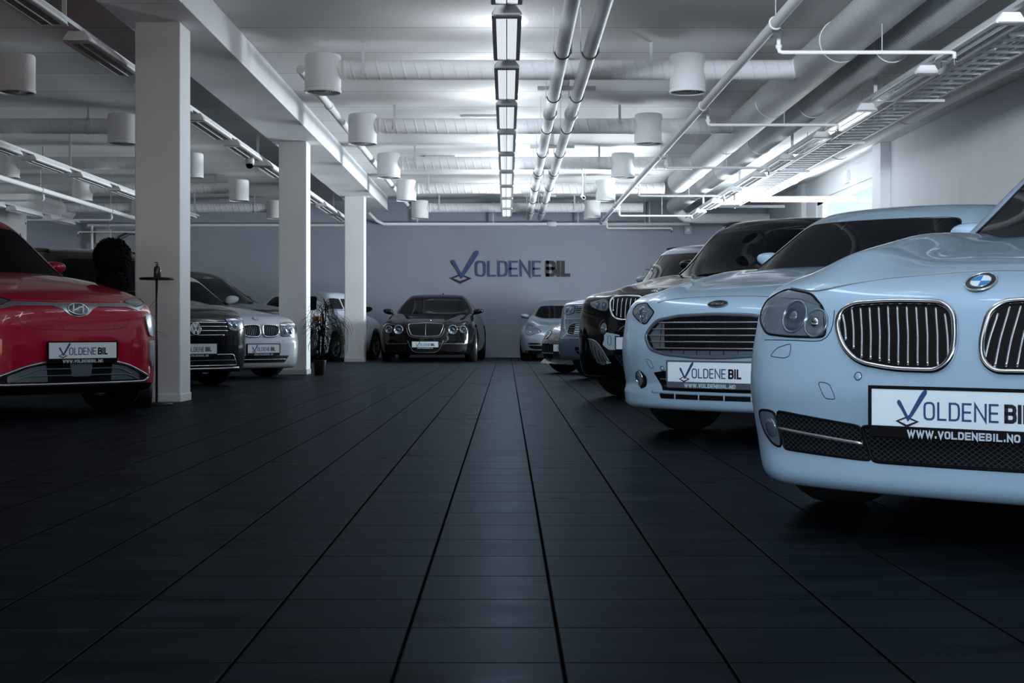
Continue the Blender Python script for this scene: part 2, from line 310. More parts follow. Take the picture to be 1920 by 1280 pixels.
def floor_mat():
    m = mat('dark_floor_tiles', (.02, .022, .026), .3); nt = m.node_tree; b = nt.nodes['Principled BSDF']; L = nt.links; N = nt.nodes.new
    tc = N('ShaderNodeTexCoord'); sp = N('ShaderNodeSeparateXYZ'); L.new(tc.outputs['Object'], sp.inputs[0])
    def line(axis, off, pitch, half):
        s = N('ShaderNodeMath'); s.operation = 'SUBTRACT'; L.new(sp.outputs[axis], s.inputs[0]); s.inputs[1].default_value = off - pitch*200
        d = N('ShaderNodeMath'); d.operation = 'DIVIDE'; L.new(s.outputs[0], d.inputs[0]); d.inputs[1].default_value = pitch
        f = N('ShaderNodeMath'); f.operation = 'FRACT'; L.new(d.outputs[0], f.inputs[0])
        g = N('ShaderNodeMath'); g.operation = 'PINGPONG'; L.new(f.outputs[0], g.inputs[0]); g.inputs[1].default_value = .5
        r = N('ShaderNodeMapRange'); L.new(g.outputs[0], r.inputs[0]); r.inputs[1].default_value = half*.55/pitch; r.inputs[2].default_value = half*1.2/pitch
        fl = N('ShaderNodeMath'); fl.operation = 'FLOOR'; L.new(d.outputs[0], fl.inputs[0])
        return r, fl
    a, fa = line(0, .101, .2975, .0042); c, fc = line(1, 2.573, .3035, .0032)
    mn = N('ShaderNodeMath'); mn.operation = 'MINIMUM'; L.new(a.outputs[0], mn.inputs[0]); L.new(c.outputs[0], mn.inputs[1])
    cb = N('ShaderNodeCombineXYZ'); L.new(fa.outputs[0], cb.inputs[0]); L.new(fc.outputs[0], cb.inputs[1])
    wn_ = N('ShaderNodeTexWhiteNoise'); L.new(cb.outputs[0], wn_.inputs['Vector'])
    n1 = N('ShaderNodeTexNoise'); n1.inputs['Scale'].default_value = 5; n1.inputs['Detail'].default_value = 8; n1.inputs['Roughness'].default_value = .6
    mp = N('ShaderNodeMapping'); mp.inputs['Scale'].default_value = (.6, 1.6, 1); L.new(tc.outputs['Object'], mp.inputs[0]); L.new(mp.outputs[0], n1.inputs['Vector'])
    cr = N('ShaderNodeValToRGB'); e = cr.color_ramp.elements
    e[0].position = .3; e[0].color = (.0012, .0017, .003, 1); e[1].position = .75; e[1].color = (.0035, .005, .008, 1)
    L.new(n1.outputs['Fac'], cr.inputs[0])
    mx = N('ShaderNodeMix'); mx.data_type = 'RGBA'; L.new(mn.outputs[0], mx.inputs[0]); mx.inputs[6].default_value = (.0015, .0015, .002, 1); L.new(cr.outputs[0], mx.inputs[7])
    L.new(mx.outputs[2], b.inputs['Base Color'])
    rr = N('ShaderNodeMapRange'); L.new(n1.outputs['Fac'], rr.inputs[0]); rr.inputs[1].default_value = .3; rr.inputs[2].default_value = .7; rr.inputs[3].default_value = .24; rr.inputs[4].default_value = .36
    ad = N('ShaderNodeMath'); ad.operation = 'MULTIPLY_ADD'; L.new(wn_.outputs['Value'], ad.inputs[0]); ad.inputs[1].default_value = .05; L.new(rr.outputs[0], ad.inputs[2])
    gr = N('ShaderNodeMix'); gr.data_type = 'FLOAT'; L.new(mn.outputs[0], gr.inputs[0]); gr.inputs[2].default_value = .8; L.new(ad.outputs[0], gr.inputs[3])
    L.new(gr.outputs[0], b.inputs['Roughness']); b.inputs['Specular IOR Level'].default_value = .03; b.inputs['Specular Tint'].default_value = (.50, .72, 1.0, 1)
    bp = N('ShaderNodeBump'); bp.inputs['Strength'].default_value = .5; bp.inputs['Distance'].default_value = .003
    n2 = N('ShaderNodeTexNoise'); n2.inputs['Scale'].default_value = 9; L.new(mp.outputs[0], n2.inputs['Vector'])
    ma = N('ShaderNodeMath'); ma.operation = 'MULTIPLY_ADD'; L.new(n2.outputs['Fac'], ma.inputs[0]); ma.inputs[1].default_value = .12; L.new(mn.outputs[0], ma.inputs[2])
    L.new(ma.outputs[0], bp.inputs['Height']); L.new(bp.outputs[0], b.inputs['Normal'])
    # weak sheen of the matt glaze: diffuse body plus a dimmed Fresnel gloss
    b.inputs['Specular IOR Level'].default_value = 0
    df = N('ShaderNodeBsdfDiffuse'); L.new(mx.outputs[2], df.inputs[0]); L.new(bp.outputs[0], df.inputs['Normal'])
    gl = N('ShaderNodeBsdfGlossy'); gl.inputs[0].default_value = (.80, .91, 1.0, 1); L.new(gr.outputs[0], gl.inputs['Roughness']); L.new(bp.outputs[0], gl.inputs['Normal'])
    fz = N('ShaderNodeFresnel'); fz.inputs[0].default_value = 1.45
    fm = N('ShaderNodeMath'); fm.operation = 'MULTIPLY'; L.new(fz.outputs[0], fm.inputs[0]); fg = N('ShaderNodeMath'); fg.operation = 'MULTIPLY'; L.new(mn.outputs[0], fg.inputs[0]); fg.inputs[1].default_value = .115; L.new(fg.outputs[0], fm.inputs[1])
    ms = N('ShaderNodeMixShader'); L.new(fm.outputs[0], ms.inputs[0]); L.new(df.outputs[0], ms.inputs[1]); L.new(gl.outputs[0], ms.inputs[2])
    L.new(ms.outputs[0], nt.nodes['Material Output'].inputs['Surface'])
    return m
def ceil_mat():
    m = mat('ceiling_slabs', (.60, .61, .63), .8); nt = m.node_tree; b = nt.nodes['Principled BSDF']; L = nt.links; N = nt.nodes.new
    tc = N('ShaderNodeTexCoord'); sp = N('ShaderNodeSeparateXYZ'); L.new(tc.outputs['Object'], sp.inputs[0])
    d = N('ShaderNodeMath'); d.operation = 'MULTIPLY_ADD'; L.new(sp.outputs[1], d.inputs[0]); d.inputs[1].default_value = 1/1.207; d.inputs[2].default_value = 100 - 13.617/1.207
    f = N('ShaderNodeMath'); f.operation = 'FRACT'; L.new(d.outputs[0], f.inputs[0])
    g = N('ShaderNodeMath'); g.operation = 'PINGPONG'; L.new(f.outputs[0], g.inputs[0]); g.inputs[1].default_value = .5
    r = N('ShaderNodeMapRange'); L.new(g.outputs[0], r.inputs[0]); r.inputs[1].default_value = .004; r.inputs[2].default_value = .010
    fl = N('ShaderNodeMath'); fl.operation = 'FLOOR'; L.new(d.outputs[0], fl.inputs[0])
    wn_ = N('ShaderNodeTexWhiteNoise'); wn_.noise_dimensions = '1D'; L.new(fl.outputs[0], wn_.inputs['W'])
    cr = N('ShaderNodeMapRange'); L.new(wn_.outputs['Value'], cr.inputs[0]); cr.inputs[3].default_value = .76; cr.inputs[4].default_value = .84
    # small drill holes along the slab cores
    sx = N('ShaderNodeMath'); sx.operation = 'MULTIPLY'; L.new(r.outputs[0], sx.inputs[0]); L.new(cr.outputs[0], sx.inputs[1])
    md = N('ShaderNodeMath'); md.operation = 'MULTIPLY_ADD'; L.new(r.outputs[0], md.inputs[0]); md.inputs[1].default_value = .6; md.inputs[2].default_value = .4
    mm = N('ShaderNodeMath'); mm.operation = 'MULTIPLY'; L.new(md.outputs[0], mm.inputs[0]); L.new(cr.outputs[0], mm.inputs[1])
    cc = N('ShaderNodeCombineColor'); 
    for i in range(3): L.new(mm.outputs[0], cc.inputs[i])
    L.new(cc.outputs[0], b.inputs['Base Color'])
    return m
def mesh_mat(name, pitch, ax=1.0, lw=.16):
    m = mat(name, (.003, .003, .004), .6, spec=.1); nt = m.node_tree; b = nt.nodes['Principled BSDF']; L = nt.links; N = nt.nodes.new
    tc = N('ShaderNodeTexCoord'); sp = N('ShaderNodeSeparateXYZ'); L.new(tc.outputs['Object'], sp.inputs[0]); out = []
    for sg in (1, -1):
        a = N('ShaderNodeMath'); a.operation = 'MULTIPLY_ADD'; L.new(sp.outputs[2], a.inputs[0]); a.inputs[1].default_value = sg*ax; L.new(sp.outputs[0], a.inputs[2])
        d = N('ShaderNodeMath'); d.operation = 'DIVIDE'; L.new(a.outputs[0], d.inputs[0]); d.inputs[1].default_value = pitch
        f = N('ShaderNodeMath'); f.operation = 'FRACT'; L.new(d.outputs[0], f.inputs[0])
        g = N('ShaderNodeMath'); g.operation = 'LESS_THAN'; L.new(f.outputs[0], g.inputs[0]); g.inputs[1].default_value = lw; out.append(g)
    mx = N('ShaderNodeMath'); mx.operation = 'MAXIMUM'; L.new(out[0].outputs[0], mx.inputs[0]); L.new(out[1].outputs[0], mx.inputs[1])
    x = N('ShaderNodeMix'); x.data_type = 'RGBA'; L.new(mx.outputs[0], x.inputs[0]); x.inputs[6].default_value = (.002, .002, .003, 1); x.inputs[7].default_value = (.035, .04, .05, 1)
    L.new(x.outputs[2], b.inputs['Base Color']); return m
M['mesh'] = mesh_mat('diamond_grille_mesh', .020, 1.4); M['honey'] = mesh_mat('honeycomb_mesh', .045, 1.0, .14)
M['floor'] = floor_mat(); M['ceil'] = ceil_mat()

# ------------------------------------------------------------- mesh helpers
def link(name, V, Fc, m, parent=None, smooth=False, recalc=True):
    me = bpy.data.meshes.new(name); me.from_pydata([tuple(map(float, v)) for v in V], [], [tuple(map(int, f)) for f in Fc])
    if recalc:
        bm = bmesh.new(); bm.from_mesh(me); bmesh.ops.recalc_face_normals(bm, faces=bm.faces); bm.to_mesh(me); bm.free()
    me.materials.append(m)
    if smooth: me.polygons.foreach_set('use_smooth', [True]*len(me.polygons))
    me.update()
    o = bpy.data.objects.new(name, me); COL.objects.link(o)
    if parent is not None: o.parent = parent
    return o

class MB:
    """collects shapes into one mesh"""
    def __init__(s): s.V = []; s.F = []
    def add(s, V, Fc):
        k = len(s.V); s.V += [tuple(v) for v in V]; s.F += [tuple(i + k for i in f) for f in Fc]; return s
    def box(s, x0, x1, y0, y1, z0, z1, b=0.0):
        if b <= 0:
            V = [(x, y, z) for x in (x0, x1) for y in (y0, y1) for z in (z0, z1)]
            return s.add(V, [(0, 1, 3, 2), (4, 6, 7, 5), (0, 4, 5, 1), (2, 3, 7, 6), (0, 2, 6, 4), (1, 5, 7, 3)])
        bm = bmesh.new(); bmesh.ops.create_cube(bm, size=1)
        for v in bm.verts:
            v.co = Vector(((x0 + x1)/2 + v.co.x*(x1 - x0), (y0 + y1)/2 + v.co.y*(y1 - y0), (z0 + z1)/2 + v.co.z*(z1 - z0)))
        bmesh.ops.bevel(bm, geom=bm.edges[:], offset=b, segments=2, affect='EDGES', profile=.5)
        bm.verts.ensure_lookup_table(); bm.verts.index_update()
        V = [v.co[:] for v in bm.verts]; Fc = [[v.index for v in f.verts] for f in bm.faces]; bm.free()
        return s.add(V, Fc)
    def tube(s, P, r, n=10, closed=False, caps=True, flat=1.0):
        P = [np.array(p, float) for p in P]; N = len(P); V = []
        up = np.array([0, 0, 1.0]); prev = None
        for i in range(N):
            if closed: d = P[(i + 1) % N] - P[i - 1]
            else: d = P[min(i + 1, N - 1)] - P[max(i - 1, 0)]
            d = d/max(np.linalg.norm(d), 1e-9)
            if prev is None:
                a = np.cross(d, up)
                if np.linalg.norm(a) < .1: a = np.cross(d, np.array([0, 1.0, 0]))
            else: a = prev - d*np.dot(prev, d)
            a = a/max(np.linalg.norm(a), 1e-9); prev = a; c = np.cross(a, d)
            ri = r[i] if hasattr(r, '__len__') else r
            for k in range(n):
                q = 2*math.pi*k/n; V.append(P[i] + a*math.cos(q)*ri + c*math.sin(q)*ri*flat)
        Fc = []
        for i in range(N if closed else N - 1):
            j = (i + 1) % N
            for k in range(n): Fc.append((i*n + k, i*n + (k + 1) % n, j*n + (k + 1) % n, j*n + k))
        if caps and not closed: Fc += [tuple(range(n)), tuple((N - 1)*n + k for k in range(n))]
        return s.add(V, Fc)
    def lathe(s, prof, n=32, c=(0, 0, 0), axis=2):
        V = []; Fc = []; m = len(prof)
        for k in range(n):
            q = 2*math.pi*k/n
            for (r, h) in prof:
                p = (r*math.cos(q), r*math.sin(q), h)
                if axis == 0: p = (h, p[0], p[1])
                if axis == 1: p = (p[0], h, p[1])
                V.append((p[0] + c[0], p[1] + c[1], p[2] + c[2]))
        for k in range(n):
            j = (k + 1) % n
            for i in range(m - 1): Fc.append((k*m + i, j*m + i, j*m + i + 1, k*m + i + 1))
        return s.add(V, Fc)
    def prism(s, poly, fn, d0, d1):
        """polygon (u, v) extruded from depth d0 to d1; fn(u, v, d) gives the 3D point"""
        n = len(poly); V = [fn(u, v, d0) for u, v in poly] + [fn(u, v, d1) for u, v in poly]
        tri = geometry.tessellate_polygon([[Vector((u, v, 0)) for u, v in poly]])
        Fc = [tuple(t) for t in tri] + [tuple(i + n for i in t) for t in tri]
        Fc += [(i, (i + 1) % n, (i + 1) % n + n, i + n) for i in range(n)]
        return s.add(V, Fc)
    def ribbon(s, pts, w, fn, d0, d1, closed=False):
        P = [np.array(p, float) for p in pts]; N = len(P); A = []; B = []
        for i in range(N):
            a = P[i] - P[i - 1] if (closed or i > 0) else P[1] - P[0]
            b = P[(i + 1) % N] - P[i] if (closed or i < N - 1) else P[-1] - P[-2]
            a = a/np.linalg.norm(a); b = b/np.linalg.norm(b); t = a + b; t = t/max(np.linalg.norm(t), 1e-6)
            nn = np.array([-t[1], t[0]]); k = w/2/max(abs(np.dot(nn, [-b[1], b[0]])), .35)
            A.append(P[i] + nn*k); B.append(P[i] - nn*k)
        for i in range(N if closed else N - 1):
            j = (i + 1) % N; s.prism([A[i], A[j], B[j], B[i]], fn, d0, d1)
        return s
    def obj(s, name, m, parent=None, smooth=False, recalc=True): return link(name, s.V, s.F, m, parent, smooth, recalc)

def tag(o, label=None, cat=None, group=None, kind=None):
    if label: o['label'] = label
    if cat: o['category'] = cat
    if group: o['group'] = group
    if kind: o['kind'] = kind
    return o
def empty(name, loc, rz=0., **k):
    o = bpy.data.objects.new(name, None); COL.objects.link(o); o.location = loc; o.rotation_euler = (0, 0, rz); o.empty_display_size = .1
    return tag(o, **k)
def struct(name, mb, m): return tag(mb.obj(name, m), kind='structure')
ORD = ['first', 'second', 'third', 'fourth', 'fifth', 'sixth', 'seventh', 'eighth', 'ninth', 'tenth', 'eleventh', 'twelfth', 'thirteenth', 'fourteenth', 'fifteenth', 'sixteenth', 'seventeenth', 'eighteenth']
SMOOTH_ANG = 40
def autosmooth(o, ang=35):
    me = o.data; bm = bmesh.new(); bm.from_mesh(me)
    for f in bm.faces: f.smooth = True
    for e in bm.edges:
        if len(e.link_faces) == 2 and e.calc_face_angle(0) > math.radians(ang): e.smooth = False
    bm.to_mesh(me); bm.free(); return o

# ------------------------------------------------------------- room shell
XL, XR, YB, YF, ZC = -10.8, 5.9, 32.0, -5.0, 3.5
struct('floor', MB().box(XL - .2, XR + .2, YF - .2, YB + .2, -.1, 0), M['floor'])
struct('ceiling', MB().box(XL - .2, XR + .2, YF - .2, YB + .2, ZC, ZC + .2), M['ceil'])
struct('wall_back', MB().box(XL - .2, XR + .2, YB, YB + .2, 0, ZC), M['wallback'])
struct('wall_left', MB().box(XL - .2, XL, YF, YB, 0, ZC), M['wall'])
w = MB(); wy0, wy1, wz = 22.8, 27.1, 3.08
w.box(XR, XR + .2, YF, wy0, 0, ZC); w.box(XR, XR + .2, wy1, YB, 0, ZC); w.box(XR, XR + .2, wy0, wy1, wz, ZC); w.box(XR, XR + .2, wy0, wy1, 0, .15)
struct('wall_right', w, M['wall'])
w = MB(); w.box(XL, XR, YF - .2, YF, 2.95, ZC); w.box(XL, XR, YF - .2, YF, 0, .2)
for x in (XL, -7.4, -3.8, .3, 3.1, XR - .25): w.box(x, x + .25, YF - .2, YF, .2, 2.95)
struct('wall_front', w, M['wall'])
wf = empty('window_1', (XR + .06, (wy0 + wy1)/2, .15), kind='structure')
f = MB(); hy = (wy1 - wy0)/2
f.box(-.04, .04, -hy, -hy + .10, 0, wz - .15); f.box(-.04, .04, hy - .45, hy, 0, wz - .15); f.box(-.04, .04, -hy, hy, wz - .25, wz - .15); f.box(-.04, .04, -hy, hy, 0, .1)
f.obj('window_frame', M['white'], wf)
MB().box(-.008, .008, -hy + .1, hy - .45, .1, wz - .25).obj('pane', M['glass'], wf)
tag(MB().box(XR - .16, XR, 21.85, 22.35, 0, ZC, .01).obj('trim_1', M['conc']), kind='structure')
tag(MB().box(XR - .10, XR, 28.0, 28.4, 0, ZC, .01).obj('trim_2', M['conc']), kind='structure')
# columns and the beam they carry
for i, (y, lab) in enumerate([(11.95, 'square white concrete column nearest the camera, behind the red car'), (19.5, 'middle square white column, beside the potted grass plant'), (27.4, 'farthest square white column, left of the black coupe')]):
    c = empty('column', (-2.935, y + .2, 0), label=lab, cat='column', group='concrete columns')
    autosmooth(MB().box(-.19, .19, -.2, .2, 0, 3.2, .012).obj('shaft', M['conc'], c), 20)
    MB().box(-.197, .197, -.207, .207, 0, .07, .006).obj('skirting', M['trim'] if i else M['conc'], c)
b = MB()
ys = [YF, 3.9, 11.3, 19.2, 27.0, 31.0]
for a, c in zip(ys, ys[1:]): b.box(-3.24, -2.574, a + .004, c - .004, 3.2, ZC - .001, .008)
tag(autosmooth(b.obj('ceiling_beam', M['conc']), 20), 'long white concrete beam resting on the three columns', 'beam')

# ------------------------------------------------------------- ventilation
def hanger(parent, x, y, r, zc):
    MB().box(x - .016, x + .016, -r - .006, -r - .002, -.06, ZC - 3.24).obj('hanger_strap', M['pipe'], parent)
DY = [14.4, 18.35, 22.4, 26.35, 30.5]
def drum(x, y, label, group):
    e = empty('air_diffuser', (x, y, 3.02), label=label, cat='air diffuser', group=group)
    autosmooth(MB().lathe([(.0, .372), (.165, .372), (.178, .362), (.183, .33), (.183, .03), (.176, .026), (.176, .018), (.185, .014), (.186, -.008), (.180, -.014), (.168, -.006), (.165, .03), (0, .03)], 40).obj('housing', M['white'], e))
    g = MB()
    for r in (.025, .048, .071, .094, .117, .140): g.lathe([(r, .0), (r + .012, -.004), (r + .014, .012), (r + .002, .012), (r, .0)], 32)
    for k in range(4):
        q = k*math.pi/4; g.tube([(-.165*math.cos(q), -.165*math.sin(q), .014), (.165*math.cos(q), .165*math.sin(q), .014)], .003, 6)
    g.obj('grille', M['trim'], e, True)
    return e
for i, y in enumerate(DY):
    drum(-1.86, y, f'white drum air diffuser left of the lamp row, {ORD[i]} from the camera', 'drum diffusers left of the centre lamps')
    drum(1.83, y, f'white drum air diffuser right of the twin pipes, {ORD[i]} from the camera', 'drum diffusers right of the centre lamps')
    if y: drum(-4.96, y, f'white drum air diffuser just beyond the beam in the left bay, {ORD[i]} from the camera', 'drum diffusers in the left bay near the beam')
    if i >= 2: drum(-7.86, y, f'white drum air diffuser deep in the left bay, {ORD[i - 2]} from the camera', 'drum diffusers deep in the left bay')
    e = empty('ventilation_duct', (0, y, 3.24), label=f'white spiral duct crossing between two drum diffusers over the aisle, {ORD[i]} from camera', cat='duct', group='cross ducts over the aisle')
    x1 = 2.92
    autosmooth(MB().lathe([(0, -1.84), (.10, -1.84), (.10, x1), (0, x1)], 28, axis=0).obj('duct_tube', M['ductx'], e))
    for xj in (x1 - .04, -1.66, 1.60): MB().lathe([(.10, xj), (.106, xj + .01), (.106, xj + .03), (.10, xj + .04)], 28, axis=0).obj('joint_collar', M['white'], e, True)
    hanger(e, -1.44, 0, .10, 0); hanger(e, 1.45, 0, .10, 0)
    if i:
        e = empty('ventilation_duct', (0, y, 3.24), label=f'white spiral cross duct in the dim left bay, {ORD[i - 1]} from the camera', cat='duct', group='cross ducts in the left bay')
        autosmooth(MB().lathe([(0, -9.6), (.10, -9.6), (.10, -4.98), (0, -4.98)], 28, axis=0).obj('duct_tube', M['ductx'], e))
        for x in (-5.4, -7.3):
            MB().tube([(x, math.cos(q)*.108, math.sin(q)*.108) for q in np.linspace(0, 2*math.pi, 25)[:-1]], .006, 6, closed=True).obj('clamp_ring', M['pipe'], e)
            MB().box(x - .012, x + .012, -.006, .006, .10, ZC - 3.24).obj('hanger_strap', M['pipe'], e)
def yduct(x, z, r, y0, y1, label, end=True):
    e = empty('ventilation_duct', (x, 0, z), label=label, cat='duct')
    prof = [(0, y0), (r, y0), (r, y1 - r*.5), (r*.93, y1 - r*.25), (r*.75, y1 - r*.08), (r*.45, y1), (0, y1)]
    autosmooth(MB().lathe(prof, 40, axis=1).obj('duct_tube', M['ducty'], e))
    y = y0 + 3.3; 
    while y < y1 - 1:
        MB().tube([(math.cos(q)*(r + .004), y, math.sin(q)*(r + .004)) for q in np.linspace(0, 2*math.pi, 33)[:-1]], .006, 6, closed=True).obj('joint_collar', M['white'], e)
        MB().tube([(r*.2, y + .4, r*.9), (r*.2, y + .4, ZC - z)], .005, 6).obj('hanger_rod', M['pipe'], e)
        y += 3.4
    return e
yduct(3.08, 3.27, .195, 3.0, 25.6, 'large white corrugated duct along the ceiling, left one of the right-hand pair')
eB = yduct(3.55, 3.24, .165, 3.0, 30.2, 'large white corrugated duct, right one of the pair, bending at its far end')
pth = [(0, 29.9, 0)] + [(.55*(1 - math.cos(q))*.5, 30.1 + .55*math.sin(q)*.9, -.20*(1 - math.cos(q))) for q in np.linspace(.2, R90, 6)] + [(.6, 30.65, -.22), (2.1, 30.65, -.22)]
autosmooth(MB().tube(pth, .105, 20).obj('bent_end', M['white'], eB), 60)
yduct(4.66, 3.16, .16, 3.0, 26.4, 'white corrugated duct close to the right wall above the cable ladder')
yduct(-9.6, 3.20, .18, 5.0, 31.2, 'white corrugated duct running deep along the far left bay')

# ------------------------------------------------------------- pipes
for x, lab in ((.50, 'left one of the twin grey drain pipes running along the ceiling'), (.745, 'right one of the twin grey drain pipes running along the ceiling')):
    e = empty('ceiling_pipe', (x, 0, 3.1), label=lab, cat='pipe', group='twin pipes over the aisle')
    y0, y1, r = 3.0, 31.6, .063
    autosmooth(MB().tube([(0, y0, 0), (0, y1, 0)], r, 24).obj('pipe_run', M['pipe'], e))
    for y in (16.3, 22.7, 29.8): MB().lathe([(r, y), (r + .016, y + .02), (r + .018, y + .10), (r + .016, y + .18), (r, y + .2)], 24, axis=1).obj('coupling', M['pipe'], e, True)
    for k in range(9):
        y = 12.75 + 2.42*k
        if y > 31: break
        MB().tube([(math.cos(q)*(r + .006), y, math.sin(q)*(r + .006)) for q in np.linspace(-math.pi, 0, 17)] + [(r + .006, y, .03)], .006, 6).obj('pipe_clamp', M['dark'], e)
        h = MB()
        for sx in (-1, 1):
            h.tube([(sx*(r + .018), y, -.02), (sx*(r + .018), y, ZC - 3.1)], .005, 6); h.box(sx*(r + .012) - .012, sx*(r + .012) + .012, y - .006, y + .006, -.004, .004)
        h.obj('hanger_rod', M['pipe'], e)
for y in (15.2, 20.0, 27.3):
    tag(MB().box(.33, .95, y - .03, y + .03, 3.17, 3.21).box(.56, .66, y - .05, y + .05, 3.21, ZC).obj('pipe_bracket', M['trim']), f'grey cross bracket fixing the twin pipes, {["nearest", "middle", "farthest"][[15.2, 20.0, 27.3].index(y)]} one', 'bracket', 'pipe brackets')
def sprinkler(x, z, r, y0, y1, br, x2, label, cat='pipe'):
    e = empty('sprinkler_pipe', (x, 0, z), label=label, cat=cat)
    autosmooth(MB().tube([(0, y0, 0), (0, y1, 0)], r, 16).obj('pipe_run', M['white'], e))
    for y in br:
        m = MB(); dz = -.13; s = 1 if x2 > x else -1
        m.tube([(s*r, y, .01), (s*.12, y, .01)], .024, 10); m.tube([(s*.12, y, .05), (s*.12, y, dz + .03), (s*.125, y, dz + .008), (s*.15, y, dz), (x2 - x - s*.03, y, dz), (x2 - x, y, dz - .004), (x2 - x, y, dz - .05)], .017, 10)
        m.tube([(s*.12, y, .04), (s*.12, y, .06)], .026, 10); m.tube([(s*.12, y, dz + .06), (s*.12, y, dz + .03)], .026, 10)
        m.obj('branch_pipe', M['white'], e, True)
        MB().tube([(x2 - x, y, dz - .05), (x2 - x, y, dz - .10)], [.012, .007], 8).obj('sprinkler_head', M['dark'], e)
        MB().tube([((x2 - x)*.62, y, dz), ((x2 - x)*.62, y, ZC - z)], .004, 6).obj('hanger_rod', M['pipe'], e)
        c = MB(); c.tube([(math.cos(q)*(r + .006), y - .5, math.sin(q)*(r + .006)) for q in np.linspace(0, 2*math.pi, 19)[:-1]], .008, 6, closed=True); c.tube([(0, y - .5, r), (0, y - .5, ZC - z)], .004, 6)
        c.obj('pipe_clamp', M['pipe'], e)
    return e
BRY = [11.5, 15.55, 19.65, 23.7, 27.8, 31.2]
sprinkler(2.08, 2.98, .042, 3.0, 31.4, BRY, 3.62, 'white sprinkler main with side branches, right of the aisle')
sprinkler(-7.60, 2.90, .040, 4.0, 31.4, [19.7, 23.7, 27.8, 31.2], -9.4, 'white sprinkler main with side branches in the left bay')
e = empty('ceiling_pipe', (-2.13, 0, 3.30), label='white heating pipe running along the beam behind the left diffusers', cat='pipe')
autosmooth(MB().tube([(0, 14.7, 0), (0, 31.0, 0)], .045, 16).obj('pipe_run', M['white'], e))
for y in (17., 20.6, 24.4, 28.): MB().lathe([(.045, y), (.056, y + .01), (.056, y + .09), (.045, y + .1)], 16, axis=1).obj('coupling', M['white'], e, True)
e = empty('wall_pipe', (0, 31.86, 2.99), label='thin white pipe running level along the top of the back wall', cat='pipe')
autosmooth(MB().tube([(-3.05, -.6, .22), (-2.9, -.2, .06), (-2.75, 0, 0), (4.1, 0, 0)], .036, 12).obj('pipe_run', M['white'], e), 60)
MB().lathe([(.036, .9), (.06, .92), (.06, 1.1), (.036, 1.12)], 12, axis=0).obj('coupling', M['white'], e, True)
for x in (-2.0, -.3, 1.6, 3.2): MB().box(x - .015, x + .015, -.02, .02, .03, ZC - 2.99).obj('hanger_strap', M['pipe'], e)
e = empty('wall_pipe', (0, 31.9, 2.97), label='thin grey conduit along the back wall of the left bay', cat='pipe')
MB().tube([(-9.4, 0, 0), (-3.4, 0, 0)], .03, 10).obj('pipe_run', M['white'], e)
MB().tube([(-9.3, 0, 0), (-9.3, 0, -1.3)], .03, 10).obj('drop_pipe', M['white'], e)

# ------------------------------------------------------------- luminaires
LY = [10.38 + 2.07*k for k in range(-7, 10)]
def lamp(x, y, zb, label, group, lit, L=1.72, cat='ceiling lamp', on=False):
    e = empty('ceiling_lamp', (x, y, zb), label=label, cat=cat, group=group)
    def sec(y_, ins): return [(-.11 + ins, y_, .0), (-.11 + ins, y_, .025), (-.065, y_, .085 - ins*.5), (.065, y_, .085 - ins*.5), (.11 - ins, y_, .025), (.11 - ins, y_, .0)]
    V = []; ysx = [(0, .012), (.02, 0), (L - .02, 0), (L, .012)]
    for yy, ins in ysx: V += sec(yy, ins)
    Fc = []
    for i in range(3):
        for k in range(5): Fc.append((i*6 + k, i*6 + k + 1, i*6 + k + 7, i*6 + k + 6))
    Fc += [(0, 1, 2, 3, 4, 5), (18, 19, 20, 21, 22, 23)]
    hb = MB().add(V, Fc)
    hb.box(-.11, -.078, .0, L, -.002, .006); hb.box(.078, .11, .0, L, -.002, .006); hb.box(-.08, .08, 0, .10, -.002, .006); hb.box(-.08, .08, L - .03, L, -.002, .006); hb.box(-.004, .004, .1, L - .03, -.004, .01)
    hb.obj('housing', M['trim'] if lit else M['white'], e)
    if lit:
        MB().box(-.078, -.004, .10, L - .03, .006, .012).box(.004, .078, .10, L - .03, .006, .012).obj('lit_louvre', M['glow'], e)
    else:
        lv = MB(); n = 34
        for k in range(n): yy = .10 + (L - .14)*k/n; lv.box(-.078, .078, yy, yy + .006, .0, .03)
        lv.obj('louvre', M['alu'], e); MB().box(-.08, .08, .1, L - .03, .034, .038).obj('reflector', M['alu'], e)
        MB().tube([(0, .12, .016), (0, L - .06, .016)], .008, 8).obj('lamp_tube', M['glow'] if on else M['white'], e)
    return e
ZL = 2.9
tr = MB(); tr.box(-.032, .032, -4.3, 30.6, ZL + .086, ZL + .125)
o = tag(tr.obj('lamp_track', M['pipe']), 'thin metal track joining the lit lamps over the aisle', 'lamp track')
vis = 0
for k, y in enumerate(LY):
    if y > 28.6: break
    if y > 8: vis += 1; lab = f'lit louvred strip lamp over the aisle, {ORD[vis - 1]} from the camera'
    else: lab = 'lit louvred strip lamp over the aisle, overhead behind the frame'
    lamp(-.0, y, ZL, lab, 'lit lamps over the aisle', True)
    a = area('lamp_light', (0, y + .9, ZL - .012), (0, 0, 0), .16, 1.5, LAMP_W(y), (.60, .79, 1.0))
    k_ = 1.0 if y > 14 else (.6 if y > 12 else .32)
    area('added_ceiling_fill', (0, y + .9, ZL + .10), (math.pi, 0, 0), .16, 1.5, 8*k_, (.88, .94, 1.0))  # added upward fill to brighten the ceiling, not part of the lamps
    for sx, w_ in ((-1, 14), (1, 5)):
        aim(area('added_side_fill', (sx*.06, y + .9, ZL + .13), (0, 0, 0), .10, 1.5, w_*k_, (.88, .94, 1.0)), (sx, 0, .55))  # added sideways fill for ceiling, drums, ducts and beam face
